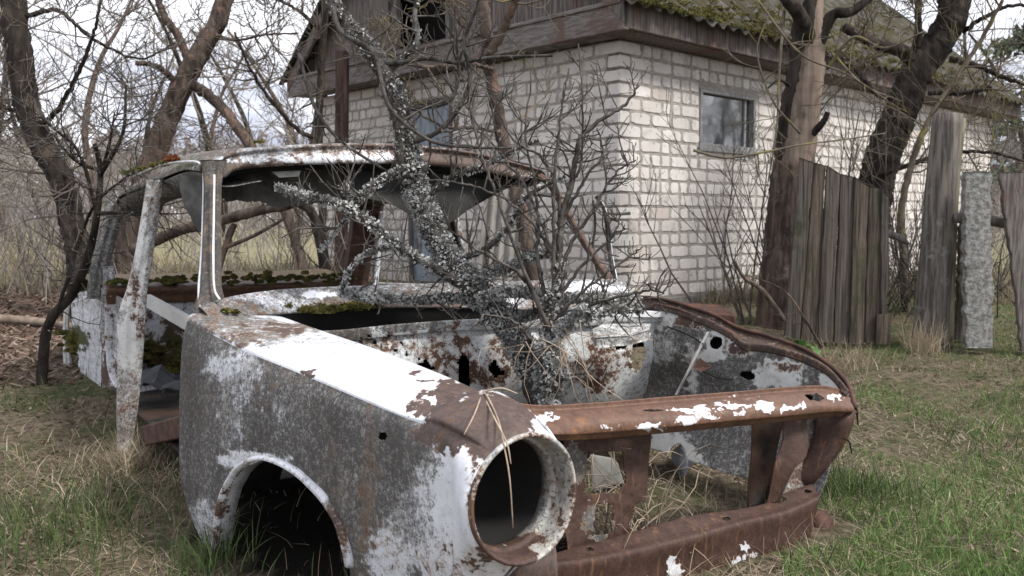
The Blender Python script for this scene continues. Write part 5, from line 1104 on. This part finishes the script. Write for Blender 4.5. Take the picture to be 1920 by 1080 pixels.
# ---- ground sheet
xs = np.concatenate([-np.geomspace(400, 5, 30), np.linspace(-4.9, 5, 140), np.geomspace(5.1, 400, 30)]); ys = np.concatenate([np.linspace(-14, .9, 20), np.linspace(1, 9, 150), np.geomspace(9.1, 600, 50)])
X, Y = np.meshgrid(xs, ys); Z = gh(X, Y) + .012*(fbm(X*9, Y*9, 2)-.5)*(Y < 9)
V = np.stack([X, Y, Z], -1).reshape(-1,3); nx, ny = len(xs), len(ys); I = np.arange(nx*ny).reshape(ny, nx)
pxg = 960+FPX*V[:,0]/np.maximum(V[:,1], .3)
far = np.clip((V[:,1]-7.5)/4, 0, 1); lit = ((V[:,1] > 3.9) & (V[:,1] < 8.2) & (pxg < 120)).astype(float)
well_shade = inpoly(V[:,0], V[:,1], np.array([(-.86,2.3),(-.05,1.5),(.35,1.85),(-.3,2.9),(-1.0,3.0)])).astype(float); C = np.stack([far, lit, well_shade, 1+0*far], 1); m = MB(); m.add(V, np.stack([I[:-1,:-1],I[:-1,1:],I[1:,1:],I[1:,:-1]],-1).reshape(-1,4).tolist(), C)  # mask for shade behind the wheel arch, painted into the ground colour
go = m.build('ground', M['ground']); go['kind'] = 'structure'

# ---- blades
def blades(name, label, cat, n, pos, hgt, wid, lean, cols, seed, parent=None, droop=.6):
    rs = np.random.default_rng(seed); x, y = pos(rs, n); n = len(x); z = gh(x, y)-.01
    a = rs.random(n)*6.283; h = hgt[0]+(hgt[1]-hgt[0])*rs.random(n)**1.6; l = lean[0]+(lean[1]-lean[0])*rs.random(n)
    w_ = (wid[0]+(wid[1]-wid[0])*rs.random(n)); b = rs.random(n)*6.283
    dx, dy = np.cos(a), np.sin(a); sx_, sy_ = np.cos(b), np.sin(b)
    P0 = np.stack([x, y, z], 1); out = []
    for k, (t, wk) in enumerate(((0, 1), (.35, .9), (.7, .6), (1., 0))):
        hor = h*l*(t**1.5); ver = h*np.sqrt(np.maximum(.03, 1-l**2*.9))*(t-droop*l*t*t*.5)
        C_ = P0+np.stack([dx*hor, dy*hor, np.maximum(ver, .004*k)+.004], 1)
        if k < 3:
            o = np.stack([sx_, sy_, 0*sx_], 1)*(w_*wk*.5)[:, None]; out += [C_-o, C_+o]
        else: out.append(C_)
    V = np.stack(out, 1).reshape(-1,3); base = np.arange(n)[:, None]*7
    q = np.concatenate([base+np.array([[0,1,3,2]]), base+np.array([[2,3,5,4]])]); t3 = base+np.array([[4,5,6]])
    me = bpy.data.meshes.new(name); nl = q.size+t3.size; me.vertices.add(len(V)); me.vertices.foreach_set('co', V.ravel()); me.loops.add(nl); me.loops.foreach_set('vertex_index', np.concatenate([q.ravel(), t3.ravel()]).astype(np.int32))
    me.polygons.add(len(q)+len(t3)); me.polygons.foreach_set('loop_start', np.concatenate([np.arange(len(q))*4, q.size+np.arange(len(t3))*3]).astype(np.int32)); me.update(calc_edges=True)
    cols = np.asarray(cols, float); ci = rs.integers(0, len(cols), n); cc = cols[ci]*(.7+.6*rs.random((n, 1))); cc = np.concatenate([cc, np.ones((n,1))], 1); cc = np.repeat(cc, 7, axis=0)
    at = me.color_attributes.new("zone", 'FLOAT_COLOR', 'POINT'); at.data.foreach_set('color', cc.astype(np.float32).ravel()); me.materials.append(M['grass']); me.validate()
    o = bpy.data.objects.new(name, me); COL.objects.link(o); return tag(o, label, cat, kind='stuff')
def region(x0, x1, y0, y1, mask, pw=1.5):
    def f(rs, n):
        y = y0+(y1-y0)*rs.random(n)**pw; px = x0+(x1-x0)*rs.random(n); x = (px-960)/FPX*y; k = mask(x, y, px, rs); return x[k], y[k]
    return f
FL, FR = W(430,1085,2.22)[:2], W(820,1120,1.6)[:2]
def inside_car(x, y, pad=0):
    c = [(-.90,2.2),(-.10,1.52),(.95,2.22),(.42,3.05),(-.6,4.6),(-1.75,3.9),(-1.42,3.1)]; return inpoly(x, y, np.array(c))
def gmask(dens, seed, carin=False, thr=.5, sc=1.6, green=True):
    def f(x, y, px, rs):
        n = fbm(x*sc+7, y*sc, seed); k = rs.random(len(x)) < np.clip((n-thr)*6+.5, .03, 1)*dens; ins = inside_car(x, y); k &= ins if carin else ~ins
        k &= ~((px < 125) & (y > 4.0) & (y < 8) & (rs.random(len(x)) < .85)); k &= ~((x*RD[0]+y*RD[1]-HC@RD > -.05) & (x*LDH[0]+y*LDH[1]-HC@LDH > -.05)); return k
    return f
DRY = [(.42,.34,.24),(.34,.27,.19),(.5,.43,.32),(.27,.205,.145),(.2,.15,.105)]; GRN = [(.075,.115,.035),(.10,.145,.05),(.14,.18,.075),(.06,.085,.035)]
blades('dry_grass', 'matted straw-coloured dead grass over the whole ground', 'dead grass', 175000, region(-280, 2300, 1.35, 7.5, gmask(.95, 3, thr=.38), 1.5), (.03,.12), (.0014,.0036), (.93,1.05), DRY, 1)
blades('leaf_litter', 'brown fallen litter scattered low over the grass', 'leaf litter', 60000, region(-120, 2000, 1.35, 7.5, gmask(.9, 13, thr=.42, sc=2.4), 1.4), (.015,.05), (.006,.016), (.8,1.), [(.17,.125,.09),(.3,.235,.175),(.11,.08,.06)], 4)
blades('green_grass', 'fresh green grass blades coming through the dead grass', 'grass', 96000, region(-280, 2300, 1.35, 8, gmask(.9, 5, thr=.55, sc=2.2), 1.5), (.02,.09), (.0018,.004), (.2,.8), GRN, 2)
blades('grass_right', 'short green lawn-like grass on the sunny ground right of the wreck', 'grass', 125000, region(1480, 2300, 1.4, 7, gmask(.9, 25, thr=.50, sc=2.0), 1.4), (.015,.06), (.0016,.0035), (.2,.8), [(.11,.20,.05),(.15,.25,.065),(.19,.26,.095),(.085,.145,.04)], 6)
blades('engine_bay_grass', 'dry grass stalks standing inside the engine bay and cabin of the wreck', 'dead grass', 9000, region(200, 1600, 1.6, 4.4, lambda x,y,px,rs: gmask(.9, 8, True, thr=.3)(x,y,px,rs) & ~inpoly(x,y,np.array([(-1.1,2.4),(-.2,1.3),(.25,1.75),(-.3,2.9),(-1.1,3.1)])), 1.), (.04,.15), (.0015,.003), (.3,1.), DRY, 7)
blades('far_grass', 'pale green and straw grass of the field behind the wreck', 'grass', 60000, region(-150, 2050, 7, 34, gmask(.9, 31, thr=.45, sc=.5), 1.6), (.10,.38), (.006,.014), (.2,.8), [(.27,.22,.15),(.2,.185,.1),(.32,.27,.19),(.22,.175,.12)], 8)
blades('fallen_leaves', 'red-brown leaf litter lying on the bare patch at the left', 'leaf litter', 9000, region(-160, 135, 3.9, 8.2, lambda x,y,px,rs: rs.random(len(x)) < .9, 1.), (.03,.08), (.012,.03), (.8,1.), [(.16,.1,.075),(.24,.17,.13),(.1,.065,.05),(.3,.24,.19)], 51)
# pale tufts
def tuft(label, px, d, n, h, col, seed, sp=.05, ln=(.3,1.0)):
    b = G0(px, d)
    def f(rs, n): return b[0]+rs.normal(0, sp, n), b[1]+rs.normal(0, sp, n)
    o = blades('grass_tuft', label, 'grass tuft', n, f, (h*.4, h), (.0018,.0038), ln, col, seed); del o['kind']; o['kind'] = 'stuff'; return o
tuft('pale bleached tuft hanging at the foot of the door pillar', 236, 2.92, 500, .18, DRY[:3], 41)
tuft('long green tuft at the lower corner of the near fender', 372, 2.1, 260, .16, GRN, 42, .06, (.1,.7))
tuft('pale tuft at the foot of the thick round post', 1735, 4.9, 500, .26, DRY[:3], 43, .05, (.1,.8))
tuft('tall straw tuft at the right foot of the board fence', 1560, 4.7, 600, .22, DRY, 44, .12)
tuft('green tuft beside the bumper bracket at the right front corner', 1600, 2.6, 700, .16, GRN, 45, .12, (.1,.7))
tuft('dark green blades under the wheel arch', 560, 1.85, 90, .10, GRN[:1]+DRY[3:], 46, .12, (.1,.7))
tuft('green tuft at the lower left near the camera', 60, 2.3, 700, .22, GRN, 47, .2, (.1,.7))
tuft('long curled straw around the left foot of the wreck', 300, 2.7, 900, .15, DRY, 48, .22, (.5,1.))
tuft('straw tuft left of the pillar foot', 150, 3.0, 800, .14, DRY, 49, .25, (.5,1.))
# dry stalks draped over the lamp and bay
m = MB()
for pts in ([(905,735,1.68),(915,745,1.60),(935,790,1.50),(946,840,1.44),(956,900,1.40),(962,990,1.40)],[(905,735,1.68),(890,775,1.50),(870,815,1.45)],[(905,738,1.66),(925,780,1.50),(950,830,1.44),(958,870,1.42)],[(905,735,1.68),(940,728,1.66),(970,738,1.66)]
          ):
    q = crom(WL(pts), 16); m.tube(q, np.linspace(.0022,.0009,16), 4)
sm_ = simple('dry_straw', (.3,.23,.17), (.46,.37,.28), 20, bump=0); tag(m.build('straw_stalks', sm_, loc=W(905,735,1.68)), 'dry pale stalks draped over the brown nose of the near fender', 'dry stalks')
m = MB(); rs = np.random.default_rng(66)
for i in range(70):
    px = 1110+rs.random()*130; d = 1.95+rs.random()*.35; p = G0(px, d)
    q = [p]; dd = unit([rs.normal(0,.4), rs.normal(0,.3), 1]); L = .15+rs.random()*.25
    for k in range(6): dd = unit(dd+rs.normal(0,.25,3)-[0,0,.12*k]); q.append(q[-1]+dd*L/6)
    m.tube(q, np.linspace(.0018,.0008,7), 3)
for i in range(22):
    p = W(980+rs.random()*130, 600+rs.random()*60, 2.25+rs.random()*.1); q = [p]; dd = unit([rs.normal(0,.8), -.3, -.2-rs.random()])
    for k in range(6): dd = unit(dd+rs.normal(0,.3,3)-[0,0,.15]); q.append(q[-1]+dd*.035)
    m.tube(q, np.linspace(.0016,.0007,7), 3)
tag(m.build('dead_stalks', sm_, loc=W(1180,900,2.0)), 'tangle of dead stalks inside the engine bay behind the crossbar', 'dead stalks', kind='stuff')
# ---- moss cushions on the wreck
m = MB(); cs = []; rd = []; rs = np.random.default_rng(14)
def mline(pts, n, r, jx=6, jy=2):
    n = int(n*1.8)
    q = crom(np.array(pts, float), 60)
    for i in range(n):
        p = q[rs.integers(0, 60)]; cs.append(W(p[0]+rs.normal(0, jx*1.6), p[1]+rs.normal(0, jy*.8), p[2]+rs.normal(0,.01))); rd.append(r*(.3+.8*rs.random()**1.5))
mline([(212,530,3.75),(270,528,3.85),(340,530,3.98)], 26, .02); mline([(300,524,3.98),(420,524,4.1),(540,522,4.25),(650,518,4.42)], 70, .02, 10, 5)
mline([(236,328,3.74),(262,318,3.5),(300,310,3.25),(330,302,3.05)], 26, .011, 5, 2); mline([(470,266,3.2),(500,268,3.2)], 2, .008)
mline([(515,578,2.52),(560,574,2.54)], 10, .012, 5, 2); mline([(575,584,2.51),(640,577,2.57),(700,570,2.62)], 34, .016, 10, 4); mline([(425,584,2.40),(440,586,2.40)], 4, .008, 3, 1)
mline([(120,628,4.2),(140,640,4.18),(145,660,4.18)], 14, .03, 5, 8); mline([(165,622,4.1),(180,630,4.0)], 5, .014, 5, 3); mline([(155,540,4.1),(150,560,4.2)], 6, .02, 3, 6); mline([(150,740,4.15),(185,735,3.9)], 8, .03)
mline([(310,660,3.9),(330,690,3.8),(320,640,3.9)], 22, .045, 12, 14); mline([(958,545,2.46),(985,552,2.44)], 7, .012)
fuzz(m, cs, rd, 110000, .0055, .6, rs)
for c_, r_ in zip(cs, rd):
    t = np.linspace(0, 2*math.pi, 9)[:-1]; V = [c_+[0,0,r_*.4]]+[c_+[math.cos(a)*r_*.7, math.sin(a)*r_*.7, r_*.2] for a in t]+[c_+[math.cos(a)*r_*.9, math.sin(a)*r_*.9, -r_*.3] for a in t]; F = [(0,1+i,1+(i+1)%8) for i in range(8)]+[(1+i,9+i,9+(i+1)%8,1+(i+1)%8) for i in range(8)]; m.add(V, F)
tag(m.build('moss', M['moss'], loc=W(400,530,3.2)), 'yellow-green moss cushions growing on the cowl, roof edge and rear deck of the wreck', 'moss', kind='stuff')
# orange lichen on the roof corner
m = MB(); fuzz(m, [W(318,301,3.08), W(328,300,3.03)], [.012,.012], 900, .007, 1., rs); tag(m.build('orange_moss', simple('orange_moss',(.16,.05,.02),(.26,.09,.04),30), loc=W(322,301,3.05)), 'small orange-brown moss cushion on the front left roof corner', 'moss', kind='stuff')
for o in bpy.data.objects:
    if o.name.split('.')[0] == 'lichen' or o.get('label', '').startswith(('low dark brush', 'pale dead weeds')): o['kind'] = 'stuff'
    if '_base' in o: del o['_base']
